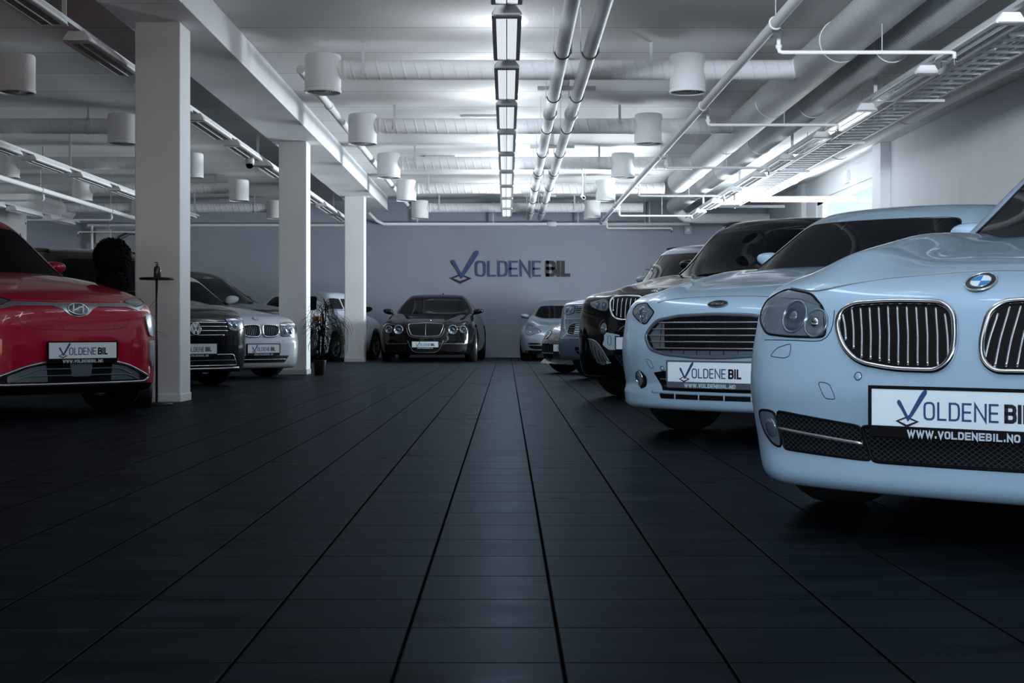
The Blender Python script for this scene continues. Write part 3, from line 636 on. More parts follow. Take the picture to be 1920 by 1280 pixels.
# lamp-track suspension
for y in np.arange(9.9, 30, 4.14): tag(MB().box(-.02, .02, y - .004, y + .004, ZL + .125, ZC).obj('track_hanger', M['pipe']), f'perforated strip holding the aisle lamp track, {ORD[int((y - 9.8)/4.14)]} from the camera', 'hanger', 'aisle track hangers')
def row(x, zb, y0, n, where, gname, pitch=2.1, L=1.55, on=False):
    tag(MB().box(x - .03, x + .03, y0 - .2, y0 + pitch*n, zb + .086, zb + .12).obj('lamp_track', M['pipe']), f'thin metal lamp track {where}', 'lamp track')
    for k in range(n):
        lamp(x, y0 + k*pitch, zb, f'{"dim" if on else "unlit"} louvred strip lamp {where}, {ORD[k]} from the camera', gname, False, L, on=on)
    for k in range(0, n, 2):
        y = y0 + k*pitch + 1.8
        m = MB().box(x - .018, x + .018, y - .004, y + .004, zb + .12, ZC)
        tag(m.obj('track_hanger', M['pipe']), f'perforated strip holding lamp track {where}, {ORD[k//2]} from camera', 'hanger', 'hangers ' + gname)
row(3.77, 2.9, 8.5, 10, 'above the right-hand cars', 'dim lamps above the right-hand cars', 2.12, on=True)
row(-3.36, 2.86, 9.0, 10, 'beside the beam', 'unlit lamps beside the beam')
row(-6.45, 2.9, 15.0, 7, 'in the middle of the left bay', 'unlit lamps in the middle of the left bay')
row(-9.3, 2.86, 22.5, 4, 'by the far left wall', 'unlit lamps by the far left wall')
for x, y, lab in ((-3.36, 18.6, 'small dome camera hanging under the lamps beside the middle column'), (-9.3, 25.5, 'small dome camera under the lamps by the far left wall')):
    e = empty('dome_camera', (x, y, 2.76), label=lab, cat='security camera')
    MB().lathe([(0, .10), (.05, .10), (.06, .07), (.06, .02), (0, .02)], 20).obj('housing', M['white'], e, True)
    MB().lathe([(.055, .02), (.05, -.01), (.03, -.035), (0, -.042)], 20).obj('dome', M['glassdark'], e, True)
e = empty('surveillance_camera', (1.36, 25.6, 3.02), label='small white bullet camera hanging from the ceiling near the right diffusers', cat='security camera')
autosmooth(MB().tube([(0, 0, 0), (.02, -.16, -.04)], .035, 14).obj('housing', M['white'], e)); MB().tube([(.02, -.161, -.04), (.021, -.172, -.043)], .022, 12).obj('lens', M['black'], e)
MB().tube([(0, -.02, .03), (0, -.02, ZC - 3.02)], .014, 8).obj('mounting_arm', M['white'], e)

# cable ladder on the right, its cross run and the dark cable bundle
e = empty('cable_ladder', (4.17, 0, 2.97), label='white cable ladder with open rungs beside the right lamp row', cat='cable tray')
for x in (-.19, .19): MB().box(x - .012, x + .012, 5, 27.2, -.03, .03).obj('rail', M['white'], e)
for k in range(84): y = 6.0 + .252*k; MB().box(-.18, .18, y - .012, y + .012, -.022, .0).obj('rung', M['white'], e)
cb = MB()
for j in range(5): cb.tube([(-.13 + .06*j + .012*math.sin(y*1.3 + j*2), y, .014 + .004*(j % 2)) for y in np.arange(5.2, 24, .5)], .011, 6)
tag(cb.obj('cable_bundle', M['white']), 'pale cables lying on the cable ladder', 'cables'); COL.objects[-1].location = (4.17, 0, 2.97)
for k, y in enumerate((8, 11.2, 14.4, 17.6, 20.8, 24)):
    MB().box(-.22, .26, y - .02, y + .02, -.055, -.03).obj('support_arm', M['white'], e)
    MB().tube([(.23, y, -.04), (.23, y, ZC - 2.97)], .006, 6).obj('hanger_rod', M['pipe'], e)
tag(MB().box(3.84, 4.16, 23.96, 24.10, 2.80, 2.99, .006).obj('junction_box', M['white']), 'white junction box at the far end of the right lamp row', 'junction box')
e = empty('cable_tray', (4.7, 24.0, 2.80), label='short white cable tray crossing to the right wall beside the junction box', cat='cable tray')
MB().box(-.53, 1.2, 0, .02, 0, .07).obj('rail', M['white'], e); MB().box(-.53, 1.2, .3, .32, 0, .07).obj('rail', M['white'], e)
for k in range(7): MB().box(-.45 + .25*k, -.42 + .25*k, .02, .3, .0, .02).obj('rung', M['white'], e)
tag(MB().box(3.98, 5.2, 26.58, 26.62, 2.90, 2.95).obj('steel_rail', M['dark']), 'dark steel rail hanging crosswise before the back wall', 'rail')
e = empty('wall_box', (XR - .03, 24.6, 3.26), label='small white box on the right wall above the window', cat='box')
autosmooth(MB().box(-.03, .03, -.16, .16, -.10, .10, .006).obj('case', M['white'], e), 20)
MB().tube([(0, .0, .1), (0, 0, ZC - 3.26)], .008, 8).obj('conduit', M['white'], e)
e = empty('wall_box', (4.07, YB - .05, 2.86), label='small grey box on the back wall above the parked cars on the right', cat='box')
MB().box(-.08, .08, -.05, .05, -.09, .09, .005).obj('case', M['trim'], e); MB().tube([(0, .0, .09), (0, 0, .22)], .012, 8).obj('conduit', M['trim'], e); MB().box(-.035, .035, -.056, -.05, -.03, .04).obj('cover', M['white'], e)
e = empty('wall_box', (-9.05, YB - .06, 2.72), label='dark grey box on the back wall of the left bay', cat='box')
MB().box(-.16, .16, -.06, .06, -.16, .16, .006).obj('case', M['trim'], e)
e = empty('wall_spotlight', (-8.45, 31.5, 2.72), label='small dark spotlight on a bent cable, back wall of the left bay', cat='spotlight')
MB().tube([(-.12, -.12, -.08), (.05, 0, .02)], .05, 12).obj('head', M['dark'], e); MB().tube([(.05, 0, .02), (.25, .2, .02), (.33, .4, .12), (.38, .46, .3)], .014, 8).obj('cable', M['cable'], e)
e = empty('wall_rail', (3.42, YB - .12, 2.0), label='pair of short black rails on the back wall behind the parked cars', cat='rail')
for z in (-.03, .03): MB().box(-.25 + z*2, 1.2, -.03, .0, z - .012, z + .012).obj('bar', M['dark'], e)
for x in (-.05, 1.0): MB().box(x - .02, x + .02, .0, .12, -.05, .05).obj('bracket', M['dark'], e)
for k, (x, y) in enumerate([(-1.25, 15.6), (-.35, 19.2), (-1.1, 23.6), (.9, 15.4)]):
    tag(MB().box(x - .25, x + .25, y - .12, y + .12, ZC - .03, ZC - .002, .004).obj('ceiling_panel', M['white']), ['flat white ceiling panel behind the nearest left duct', 'flat white ceiling panel behind the second cross duct', 'flat white ceiling panel above the third left diffuser', 'flat white ceiling panel between the twin pipes and nearest right diffuser'][k], 'ceiling panel', 'flat ceiling panels')

# ------------------------------------------------------------- lettering
GL = {
 'O': [([(.28, 0), (.72, 0), (.93, .08), (1, .25), (1, .75), (.93, .92), (.72, 1), (.28, 1), (.07, .92), (0, .75), (0, .25), (.07, .08)], True)],
 'L': [([(0, 1), (0, 0), (1, 0)], False)], 'I': [([(.5, 0), (.5, 1)], False)],
 'D': [([(0, 0), (.62, 0), (.9, .08), (1, .28), (1, .72), (.9, .92), (.62, 1), (0, 1)], True)],
 'E': [([(1, 1), (0, 1), (0, 0), (1, 0)], False), ([(0, .5), (.92, .5)], False)],
 'N': [([(0, 0), (0, 1), (1, 0), (1, 1)], False)],
 'B': [([(0, 0), (.7, 0), (.95, .1), (1, .27), (.95, .44), (.75, .52), (0, .52)], False), ([(.75, .52), (.92, .62), (.96, .76), (.9, .92), (.68, 1), (0, 1)], False), ([(0, 0), (0, 1)], False)],
 'V': [([(0, 1), (.5, 0), (1, 1)], False)], 'W': [([(0, 1), (.26, 0), (.5, .9), (.74, 0), (1, 1)], False)], '.': [([(.5, 0), (.5, .14)], False)],
}
def glyph(mb, ch, x0, x1, y0, y1, w, fn, d0, d1):
    a, b, c, d = x0 + w/2, x1 - w/2, y0 + w/2, y1 - w/2
    for pl, cl in GL[ch]:
        ext = []
        P = [np.array((a + u*(b - a), c + v*(d - c))) for u, v in pl]
        if not cl:                                  # square ends reach the box edge
            for i, j in ((0, 1), (-1, -2)):
                q = P[i] - P[j]; P[i] = P[i] + q/np.linalg.norm(q)*w/2
        mb.ribbon(P, w, fn, d0, d1, cl)
CHK = [(293, 325), (300, 306), (315, 299), (331, 312), (372, 388), (413, 466), (430, 448), (480, 360), (540, 255), (575, 206), (596, 190), (609, 187), (620, 203), (617, 232), (590, 272), (540, 350), (470, 455), (413, 525), (385, 480), (340, 400), (300, 345)]
DIA = ([(275, 522), (400, 470), (535, 522), (400, 586)], [(314, 522), (400, 488), (494, 522), (400, 558)])
WORD = [('O', 582, 705, 22), ('L', 730, 827, 22), ('D', 853, 970, 22), ('E', 990, 1090, 22), ('N', 1117, 1247, 22), ('E', 1268, 1367, 22)]
BOLD = [('B', 1425, 1550, 38), ('I', 1560, 1596, 36), ('L', 1613, 1717, 38)]
def logo_maps(s, cx, cy):
    return lambda u, v: ((u - cx)*s, (cy - v)*s)
def logo(parent, fn, k, cx, cy, d0, d1, names, split=False):
    """fn(u, v, d) -> 3D; k metres per unit"""
    g = lambda u, v, d: fn((u - cx)*k, (cy - v)*k, d)
    mb = MB(); mb.prism(CHK, g, d0, d1*1.15)
    def flip(ch, a, b, w, m): glyph(m, ch, a, b, 0, 190, w, lambda u, v, d: g(u, 502 - v, d), d0, d1)
    if split:
        mb.obj('check_mark', M['blue'], parent)
        for ch, a, b, w in WORD: m = MB(); flip(ch, a, b, w, m); m.obj('letter', M['blue'], parent)
        for ch, a, b, w in BOLD: m = MB(); flip(ch, a, b, w, m); o = m.obj('letter', M['ink'], parent); o['label'] = 'bold black letter'
    else:
        for ch, a, b, w in WORD: flip(ch, a, b, w, mb)
        mb.obj('blue_lettering', M['blue'], parent)
    dm = MB(); n = 4
    for i in range(4):
        j = (i + 1) % 4; dm.prism([DIA[0][i], DIA[0][j], DIA[1][j], DIA[1][i]], g, d0, d1)
    dm.obj('diamond_mark', M['ink'], parent)
    if not split:
        dm = MB()
        for ch, a, b, w in BOLD: flip(ch, a, b, w, dm)
        dm.obj('black_lettering', M['ink'], parent)
e = empty('wall_sign', (.016, YB - .02, 0.6 + 114*32/2667), label='blue and black lettering with a check mark on the back wall', cat='sign')
# wall: 6.4 units per photo pixel there
logo(e, lambda u, v, d: (u, -d, v), 32/2667/6.4, 963, 422, -.018, .012, None, True)
e.location.z = .6 + (620 - 506)*32/2667
def url(parent, fn, width, h, d0, d1):
    s = 'WWW.VOLDENEBIL.NO'; ws = {'W': 1.45, '.': .42, 'I': .42}
    tot = sum(ws.get(c, 1.0) + .16 for c in s); k = width/tot; x = -width/2; mb = MB()
    for c in s:
        w = ws.get(c, 1.0)*k; glyph(mb, c, x, x + w, 0, h, k*.27, fn, d0, d1); x += w + .16*k
    return mb.obj('web_address', M['url'], parent)

# ------------------------------------------------------------- car builder
def boxgrid(xs, ys, zs):
    idx = {}; V = []; Fc = []
    def vid(i, j, k):
        key = (i, j, k)
        if key not in idx: idx[key] = len(V); V.append((xs[i], ys[j], zs[k]))
        return idx[key]
    a, b, c = len(xs) - 1, len(ys) - 1, len(zs) - 1
    for i in range(a):
        for j in range(b):
            for k in (0, c): Fc.append((vid(i, j, k), vid(i + 1, j, k), vid(i + 1, j + 1, k), vid(i, j + 1, k)))
        for k in range(c):
            for j in (0, b): Fc.append((vid(i, j, k), vid(i + 1, j, k), vid(i + 1, j, k + 1), vid(i, j, k + 1)))
    for j in range(b):
        for k in range(c):
            for i in (0, a): Fc.append((vid(i, j, k), vid(i, j + 1, k), vid(i, j + 1, k + 1), vid(i, j, k + 1)))
    return np.array(V), Fc

def round_poly(pts, r, step):
    n = len(pts); out = []; P = [np.array(p, float) for p in pts]
    for i in range(n):
        a, b, c = P[i - 1], P[i], P[(i + 1) % n]; la, lc = np.linalg.norm(a - b), np.linalg.norm(c - b)
        rr = min(r, la*.48, lc*.48); p0 = b + (a - b)/la*rr; p1 = b + (c - b)/lc*rr
        for t in (0, .25, .5, .75, 1): out.append((1 - t)**2*p0 + 2*t*(1 - t)*b + t*t*p1)
    res = []
    for i in range(len(out)):
        a, b = out[i], out[(i + 1) % len(out)]; d = np.linalg.norm(b - a)
        if d < 1e-5: continue
        m = max(1, int(math.ceil(d/step)))
        for k in range(m): res.append(a + (b - a)*k/m)
    return np.array(res)

def inside_poly(P, poly):
    x, y = P[:, 0], P[:, 1]; c = np.zeros(len(P), bool); n = len(poly)
    for i in range(n):
        x0, y0 = poly[i]; x1, y1 = poly[i - 1]
        cond = ((y0 > y) != (y1 > y)) & (x < (x1 - x0)*(y - y0)/((y1 - y0) + 1e-12) + x0); c ^= cond
    return c
def fill_poly(poly, step):
    lo, hi = poly.min(0), poly.max(0)
    gx = np.arange(lo[0] + step/2, hi[0], step); gy = np.arange(lo[1] + step/2, hi[1], step)
    G = np.array([(a, b) for a in gx for b in gy]) if len(gx)*len(gy) else np.zeros((0, 2))
    if len(G):
        G = G[inside_poly(G, poly)]
        if len(G):
            d = np.min(np.linalg.norm(G[:, None, :] - poly[None], axis=2), axis=1); G = G[d > step*.45]
    pts = [Vector(p) for p in poly] + [Vector(p) for p in G]
    r = geometry.delaunay_2d_cdt(pts, [], [list(range(len(poly)))], 1, 1e-7)
    return np.array([v[:] for v in r[0]]), [tuple(f) for f in r[2]]

class Car:
    def __init__(s, key, label, cat, paint_m, res=1.0, group=None):
        c = CARS[key]; s.key = key; s.sh = Shape(**c['s']); s.paint = paint_m; s.res = res
        s.root = empty('car', (c['X'], c['Y'], 0), -math.radians(c['deg']), label=label, cat=cat, group=group)
        s.build_shell()
    def ray(s, F, U, V, a):
        """project (u, v) along the direction a (degrees to the side; 0 = from the front)"""
        U = np.asarray(U, float); V = np.asarray(V, float)
        if a == 'side': O = np.stack([-2 + 0*U, U, V], 1); D = np.tile([1., 0, 0], (len(U), 1)); tm = 1.8
        elif a == 'top': O = np.stack([U, V, 2.2 + 0*U], 1); D = np.tile([0, 0, -1.], (len(U), 1)); tm = 2.2
        elif a == 'rear': O = np.stack([U, s.sh.L + 1.5 + 0*U, V], 1); D = np.tile([0, -1., 0], (len(U), 1)); tm = 4.0
        else:
            r = math.radians(a); D1 = np.array([math.sin(r), math.cos(r), 0]); E = np.array([math.cos(r), -math.sin(r), 0])
            O = U[:, None]*E + np.array([0, 0, 1.])*V[:, None] - D1*1.2; D = np.tile(D1, (len(U), 1)); tm = 4.2
        P, ok = cast(F, O, D, tmax=tm, n=int(tm/.02)); return P, ok
    def uv(s, pts, a):
        if a in ('side', 'top', 'rear'): return [tuple(p) for p in pts]
        r = math.radians(a); return [((p[0]*math.cos(r) - p[1]*math.sin(r), p[2]) if len(p) == 3 else tuple(p)) for p in pts]
    def build_shell(s):
        sh = s.sh; q = s.res; W, L = sh.W, sh.L
        ts = np.linspace(-1, 1, int(46*q) | 1)*(W*1.25)
        n1 = int(40*q); xs = np.concatenate([np.linspace(-.45, 1.6, n1, endpoint=False), np.linspace(1.6, L + .3, int(34*q))])
        zs = np.linspace(-.05, 1.45, int(44*q))
        V, Fc = boxgrid(ts, xs, zs)
        O = np.stack([np.clip(V[:, 0], -.35, .35), np.clip(V[:, 1], .75, L - .7), np.full(len(V), .48)], 1)
        D = V - O; D /= np.linalg.norm(D, axis=1, keepdims=True)
        P, ok = cast(sh.body, O, D, tmax=2.0, n=70, inside=True)
        s.body = link('body', P, Fc, s.paint, s.root, True)
        cut = MB()
        for xw in sh.wheels:
            for sg in (-1, 1): cut.lathe([(0, sg*(W - .30)), (sh.arch, sg*(W - .30)), (sh.arch, sg*(W + .3)), (0, sg*(W + .3))], 64, c=(0, xw, sh.wr), axis=0)
        co = cut.obj('arch_cutter', s.paint); co.parent = s.root
        md = s.body.modifiers.new('arches', 'BOOLEAN'); md.operation = 'DIFFERENCE'; md.object = co; md.solver = 'EXACT'; md.use_self = False
        bpy.context.view_layer.update()
        me = bpy.data.meshes.new_from_object(s.body.evaluated_get(bpy.context.evaluated_depsgraph_get()))
        s.body.modifiers.clear(); s.body.data = me; bpy.data.objects.remove(co); autosmooth(s.body, 42)
        bx, tx = sh.ws[0][1] - .1, sh.rear_ws[0][1] + .2
        ts = np.linspace(-1, 1, int(34*q) | 1)*.9; xs = np.linspace(bx - .3, tx + .3, int(56*q)); zs = np.linspace(.4, 1.9, int(26*q))
        V, Fc = boxgrid(ts, xs, zs); zc = sh.ws[0][0] - .02
        xa, xb = sh.ws[2][1] + .3, sh.rear_ws[2][1] - .3
        if xb < xa: xa = xb = (xa + xb)/2
        O = np.stack([np.clip(V[:, 0], -.3, .3), np.clip(V[:, 1], xa, xb), np.full(len(V), zc)], 1)
        D = V - O; D /= np.linalg.norm(D, axis=1, keepdims=True)
        P, ok = cast(sh.cabin, O, D, tmax=3.0, n=90, inside=True)
        s.cab = link('roof', P, Fc, s.paint, s.root, True)
    def emit(s, name, V, Fc, m, parent, mirror, smooth=True):
        outs = []
        for sg in ((1, -1) if mirror else (1,)):
            W_ = np.array(V)*np.array([sg, 1, 1]); F2 = Fc if sg == 1 else [tuple(reversed(f)) for f in Fc]
            outs.append(link(name, W_, F2, m, parent[0 if sg == 1 else -1] if isinstance(parent, (list, tuple)) else (parent or s.root), smooth))
        return outs
    def patch(s, name, pts, m, a=0, off=.004, r=.02, step=.03, mirror=False, parent=None, skirt=.012, F=None, inset=0.):
        F = F or s.sh.body; step = step/ max(s.res, .5)
        poly = round_poly(s.uv(pts, a), r, step); V2, Fc = fill_poly(poly, step)
        P, ok = s.ray(F, V2[:, 0], V2[:, 1], a)
        if not ok.all():
            keep = ok; Fc = [f for f in Fc if all(keep[i] for i in f)]
            used = sorted({i for f in Fc for i in f}); mp = {i: k for k, i in enumerate(used)}
            Fc = [tuple(mp[i] for i in f) for f in Fc]; P = P[used]
        if not Fc: return []
        N = grad(F, P); Q = P + N*off
        ec = {}
        for f in Fc:
            for i in range(len(f)):
                e = (f[i], f[(i + 1) % len(f)]); k = tuple(sorted(e)); ec.setdefault(k, []).append(e)
        V = [tuple(v) for v in Q]; F3 = list(Fc); mp = {}
        def low(i, top):
            if (i, top) not in mp: mp[(i, top)] = len(V); V.append(tuple(Q[i] if top else P[i] - N[i]*skirt))
            return mp[(i, top)]
        for k, es in ec.items():
            if len(es) == 1: a_, b_ = es[0]; F3.append((low(b_, 1), low(a_, 1), low(a_, 0), low(b_, 0)))
        # orient outwards
        return s.emit2(name, V, F3, m, parent, mirror, N[0], Q, Fc)
    def emit2(s, name, V, Fc, m, parent, mirror, n0, Q, F0):
        f = F0[0]; nn = np.cross(Q[f[1]] - Q[f[0]], Q[f[2]] - Q[f[0]])
        if np.dot(nn, n0) < 0: Fc = [tuple(reversed(x)) for x in Fc]
        outs = []
        for sg in ((1, -1) if mirror else (1,)):
            W_ = [(v[0]*sg, v[1], v[2]) for v in V]; F2 = Fc if sg == 1 else [tuple(reversed(x)) for x in Fc]
            par = (parent[0] if sg == 1 else parent[-1]) if isinstance(parent, (list, tuple)) else (parent or s.root)
            outs.append(link(name, W_, F2, m, par, True, recalc=False))
        return outs
    def curve(s, name, pts, m, rad, a=0, off=.004, closed=False, r=.02, step=.03, mirror=False, parent=None, F=None, n=10, flat=1., mb=None):
        F = F or s.sh.body; U = s.uv(pts, a); step = step/max(s.res, .5)
        if closed: poly = round_poly(U, r, step)
        else:
            out = []; U = [np.array(u, float) for u in U]
            for i in range(len(U) - 1):
                k = max(1, int(np.linalg.norm(U[i + 1] - U[i])/step)); out += [U[i] + (U[i + 1] - U[i])*j/k for j in range(k)]
            poly = np.array(out + [U[-1]])
        P, ok = s.ray(F, poly[:, 0], poly[:, 1], a); P = P[ok]
        if len(P) < 3: return []
        Q = P + grad(F, P)*off
        for _ in range(3):
            if closed: Q = .5*Q + .25*(np.roll(Q, 1, 0) + np.roll(Q, -1, 0))
            else: Q[1:-1] = .5*Q[1:-1] + .25*(Q[:-2] + Q[2:])
        t = mb or MB(); t.tube(Q, rad, n, closed, flat=flat)
        if mb is not None: return t
        outs = []
        for sg in ((1, -1) if mirror else (1,)):
            par = (parent[0] if sg == 1 else parent[-1]) if isinstance(parent, (list, tuple)) else (parent or s.root)
            outs.append(link(name, [(v[0]*sg, v[1], v[2]) for v in t.V], t.F, m, par, True))
        return outs
    def frame_at(s, t, z, a=0, F=None, v=None):
        F = F or s.sh.body; P, ok = s.ray(F, [t], [z if v is None else v], a); N = grad(F, P)[0]; P = P[0]
        R_ = np.cross(np.array([0, 0, 1.]), N); R_ = -R_/np.linalg.norm(R_) if a != 'top' else np.array([1., 0, 0]); U_ = np.cross(R_, N) 
        if U_[2] < 0: U_ = -U_
        if a == 'top' and U_[1] < 0: U_ = -U_
        if R_[0] < 0: R_ = -R_
        return lambda u, v, d: tuple(P + R_*u + U_*v + N*d)
    def disc(s, name, fn, rx, rz, d0, d1, m, parent, n=36, dome=0.):
        mb = MB(); V = []; Fc = []; ring = [(1, d0), (1, d1*.6 + d0*.4), (.94, d1)] + ([(.6, d1 + dome*.6), (.3, d1 + dome*.9), (.001, d1 + dome)] if dome else [(.001, d1)])
        for (k, d) in ring:
            for i in range(n): q = 2*math.pi*i/n; V.append(fn(math.cos(q)*rx*k, math.sin(q)*rz*k, d))
        for j in range(len(ring) - 1):
            for i in range(n): Fc.append((j*n + i, j*n + (i + 1) % n, (j + 1)*n + (i + 1) % n, (j + 1)*n + i))
        return link(name, V, Fc, m, parent, True)
    def ringt(s, name, fn, rx, rz, d, rad, m, parent, n=36):
        return MB().tube([fn(math.cos(q)*rx, math.sin(q)*rz, d) for q in np.linspace(0, 2*math.pi, n + 1)[:-1]], rad, 8, closed=True).obj(name, m, parent, True)
    def glasshouse(s, wt=.66, wb=.50, zb=None, zt=None, rails=False, sunroof=False):
        sh = s.sh; F = sh.cabin; z0 = (zb or sh.ws[1][0] - .08); z1 = zt or (sh.roof[1][1] - .10)
        s.patch('windscreen', [(-wt, z0), (wt, z0), (wb, z1), (-wb, z1)], M['glassdark'], off=.003, r=.05, F=F, step=.05)
        s.curve('windscreen_seal', [(-wt, z0), (wt, z0), (wb, z1), (-wb, z1)], M['frit'], .005, off=.002, closed=True, r=.05, F=F, step=.05)
        zb_ = sh.ws[1][0] + .03; zt_ = sh.roof[1][1] - .13
        fx = lambda z: float(sh.f_ws(np.array([z]))[0]) + .42; rx = lambda z: float(sh.f_rear_ws(np.array([z]))[0]) - .30
        xm = (fx(zb_) + rx(zb_))/2 + .05
        fr = [(fx(zb_) - .05, zb_), (xm - .035, zb_), (xm - .035, zt_), (min(fx(zt_), xm - .25), zt_)]; rr = [(xm + .035, zb_), (rx(zb_) - .1, zb_), (rx(zt_), zt_), (xm + .035, zt_)]
        s.patch('side_window', fr, M['glassdark'], a='side', off=.004, r=.04, F=F, mirror=True, step=.06)
        s.patch('side_window', rr, M['glassdark'], a='side', off=.004, r=.04, F=F, mirror=True, step=.06)
        s.curve('window_trim', [(fx(zb_) - .08, zb_ - .02), (rx(zb_), zb_ - .02)], M['satin'], .007, a='side', off=.004, F=F, mirror=True, step=.08)
        # wipers
        for t in (-.30, .25):
            s.curve('wiper', [(t, z0 + .03), (t + .30, z0 + .055)], M['black'], .008, off=.012, F=F)
        if rails:
            xa, xb = sh.ws[2][1] + .25, sh.rear_ws[2][1] - .35
            s.curve('roof_rail', [(-wb - .005, xa), (-wb, (xa + xb)/2), (-wb - .005, xb)], M['dark'], .013, a='top', off=.018, F=F, mirror=True, step=.08)
    def mirrors(s, x, z, t, m=None, size=1.0):
        for sg in (-1, 1):
            mb = MB(); n, k = 16, 10; V = []; Fc = []
            for i in range(k + 1):
                ph = math.pi*i/k; c = math.cos(ph); w = math.sin(ph)**.75
                for j in range(n):
                    q = 2*math.pi*j/n; cx, cz = math.cos(q), math.sin(q)
                    xx = .070*np.sign(cx)*abs(cx)**.8*w*(1.0 if cx < 0 else .45); zz = .058*np.sign(cz)*abs(cz)**.8*w*(1 - .18*c*-1)
                    V.append((sg*(t + .0 - .105*c*size), x + xx*size - .03*c*0, z + zz*size + .012*(-c)))
            for i in range(k):
                for j in range(n): Fc.append((i*n + j, i*n + (j + 1) % n, (i + 1)*n + (j + 1) % n, (i + 1)*n + j))
            o = link('door_mirror', V, Fc, m or s.paint, s.root, True)
            MB().tube([(sg*(t - .20*size), x + .06, z - .075*size), (sg*(t - .09*size), x + .015, z - .055*size), (sg*(t - .02), x, z - .03)], [.028, .022, .02], 8, flat=.7).obj('mirror_arm', M['black'], o, True)
    def wheels(s, style=5):
        sh = s.sh; r = sh.wr
        for xw in sh.wheels:
            for sg in (-1, 1):
                c = (sg*(sh.W - .125), xw, r)
                t = MB().lathe([(r*.66, -.10), (r*.80, -.112), (r*.95, -.105), (r, -.07), (r, .07), (r*.95, .105), (r*.80, .112), (r*.66, .10), (r*.64, 0), (r*.66, -.10)], 40, c=c, axis=0)
                w_ = t.obj('wheel', M['rubber'], s.root, True)
                rm = MB(); rm.lathe([(r*.67, .10*sg), (r*.63, .085*sg), (r*.62, -.08*sg), (r*.66, -.10*sg)], 40, c=c, axis=0)
                rm.lathe([(0, .06*sg), (r*.16, .06*sg), (r*.18, .02*sg), (0, .02*sg)], 20, c=c, axis=0)
                for k in range(style):
                    for dq in (-.12, .12):
                        q = 2*math.pi*k/style + .3; qa = q + dq; p0 = (c[0] + sg*.055, c[1] + math.cos(q)*r*.12, c[2] + math.sin(q)*r*.12); p1 = (c[0] + sg*.088, c[1] + math.cos(qa)*r*.65, c[2] + math.sin(qa)*r*.65)
                        rm.tube([p0, p1], .016, 6)
                rm.obj('rim', M['rim'], w_)
        MB().box(-sh.W + .30, sh.W - .30, .30, sh.L - .3, sh.zb + .0, .42).obj('underbody', M['rubber'], s.root)
    def plate(s, z, x=None, w=.525, h=.103, off=.02, frame=M['black'], writing=True, tilt=0.):
        """number-plate holder standing just off the bumper"""
        F = s.sh.body; P, ok = s.ray(F, [0., -w/2, 0.], [z, z, z - h*.8], 0); x0 = P[:, 1].min() - off
        fn = lambda u, v, d: (u, x0 - d, z + v)
        fb = MB(); fb.box(-w/2 - .009, w/2 + .009, x0 - .001, x0 + .014, z - h/2 - .034, z + h/2 + .009, .004)
        fb.box(-w*.3, w*.3, x0 + .01, x0 + .09, z - h/2, z + h/2)
        for (a, b, c, d) in ((-w/2 - .009, w/2 + .009, z + h/2, z + h/2 + .009), (-w/2 - .009, -w/2, z - h/2, z + h/2), (w/2, w/2 + .009, z - h/2, z + h/2)): fb.box(a, b, x0 - .006, x0, c, d)
        hold = fb.obj('plate_holder', frame, s.root)
        o = MB().box(-w/2, w/2, x0 - .0035, x0 + .001, z - h/2, z + h/2, .0015).obj('number_plate', M['plate'], hold)
        if writing:
            k = w*.726/1442; lo = logo(hold, lambda u, v, d: fn(u, v, d), k, 996, 385, .0036, .0048, None)
            url(hold, lambda u, v, d: fn(u, v - h/2 - .029, d), w*.60, .021, .0012, .0028)
        return x0
# ------------------------------------------------------------- the cars
def span(poly, t, axis=0):
    """lowest and highest crossing of a closed outline at one coordinate"""
    o = 1 - axis; c = []
    for i in range(len(poly)):
        a, b = poly[i - 1], poly[i]
        if (a[axis] - t)*(b[axis] - t) <= 0 and a[axis] != b[axis]: c.append(a[o] + (b[o] - a[o])*(t - a[axis])/(b[axis] - a[axis]))
    return (min(c), max(c)) if c else None
def full(half): return half + [(-p[0], p[1]) for p in reversed(half) if abs(p[0]) > 1e-6]
neg = lambda L_: [(-abs(p[0]),) + tuple(p[1:]) for p in L_]

def kidneys(c, half, n, slat_r, ring_r, slatm, slant=.0, back='mesh'):
    g = c.patch('grille', half, M['black'], off=.003, r=.045, mirror=True, step=.02)
    c.curve('chrome_surround', half, M['chrome'], ring_r, off=.007, closed=True, r=.045, step=.012, mirror=True, parent=g)
    t0, t1 = min(p[0] for p in half), max(p[0] for p in half)
    for k in range(n):
        t = t0 + (t1 - t0)*(k + .9)/(n + .8)
        s_ = span(half, t)
        if s_: c.curve('slat', [(t - slant, s_[1] - ring_r - .004), (t + slant*.3, (s_[0] + s_[1])/2), (t + slant, s_[0] + ring_r + .004)], slatm, slat_r, off=.006, mirror=True, parent=g, step=.015, n=6)
    return g
def roundel(c, z, r, a=0, t=0.):
    fn = c.frame_at(t, z, a); b = c.disc('emblem', fn, r, r, -.003, .005, M['ink'], c.root)
    c.ringt('emblem_rim', fn, r, r, .004, r*.07, M['chrome'], b)
    for m_, ks in ((MATS['emblem_white'], (0, 2)), (MATS['emblem_blue'], (1, 3))):
        mb = MB()
        for k in ks:
            q0 = k*R90 + math.radians(0); poly = [(0, 0)] + [(r*.64*math.cos(q), r*.64*math.sin(q)) for q in np.linspace(q0, q0 + R90, 9)]
            mb.prism(poly, fn, .004, .0068)
        mb.obj('emblem_quarters', m_, b)
    c.ringt('emblem_ring', fn, r*.66, r*.66, .006, r*.03, M['chrome'], b)
mat('emblem_white', (.75, .80, .86), .2); mat('emblem_blue', (.02, .20, .50), .2)
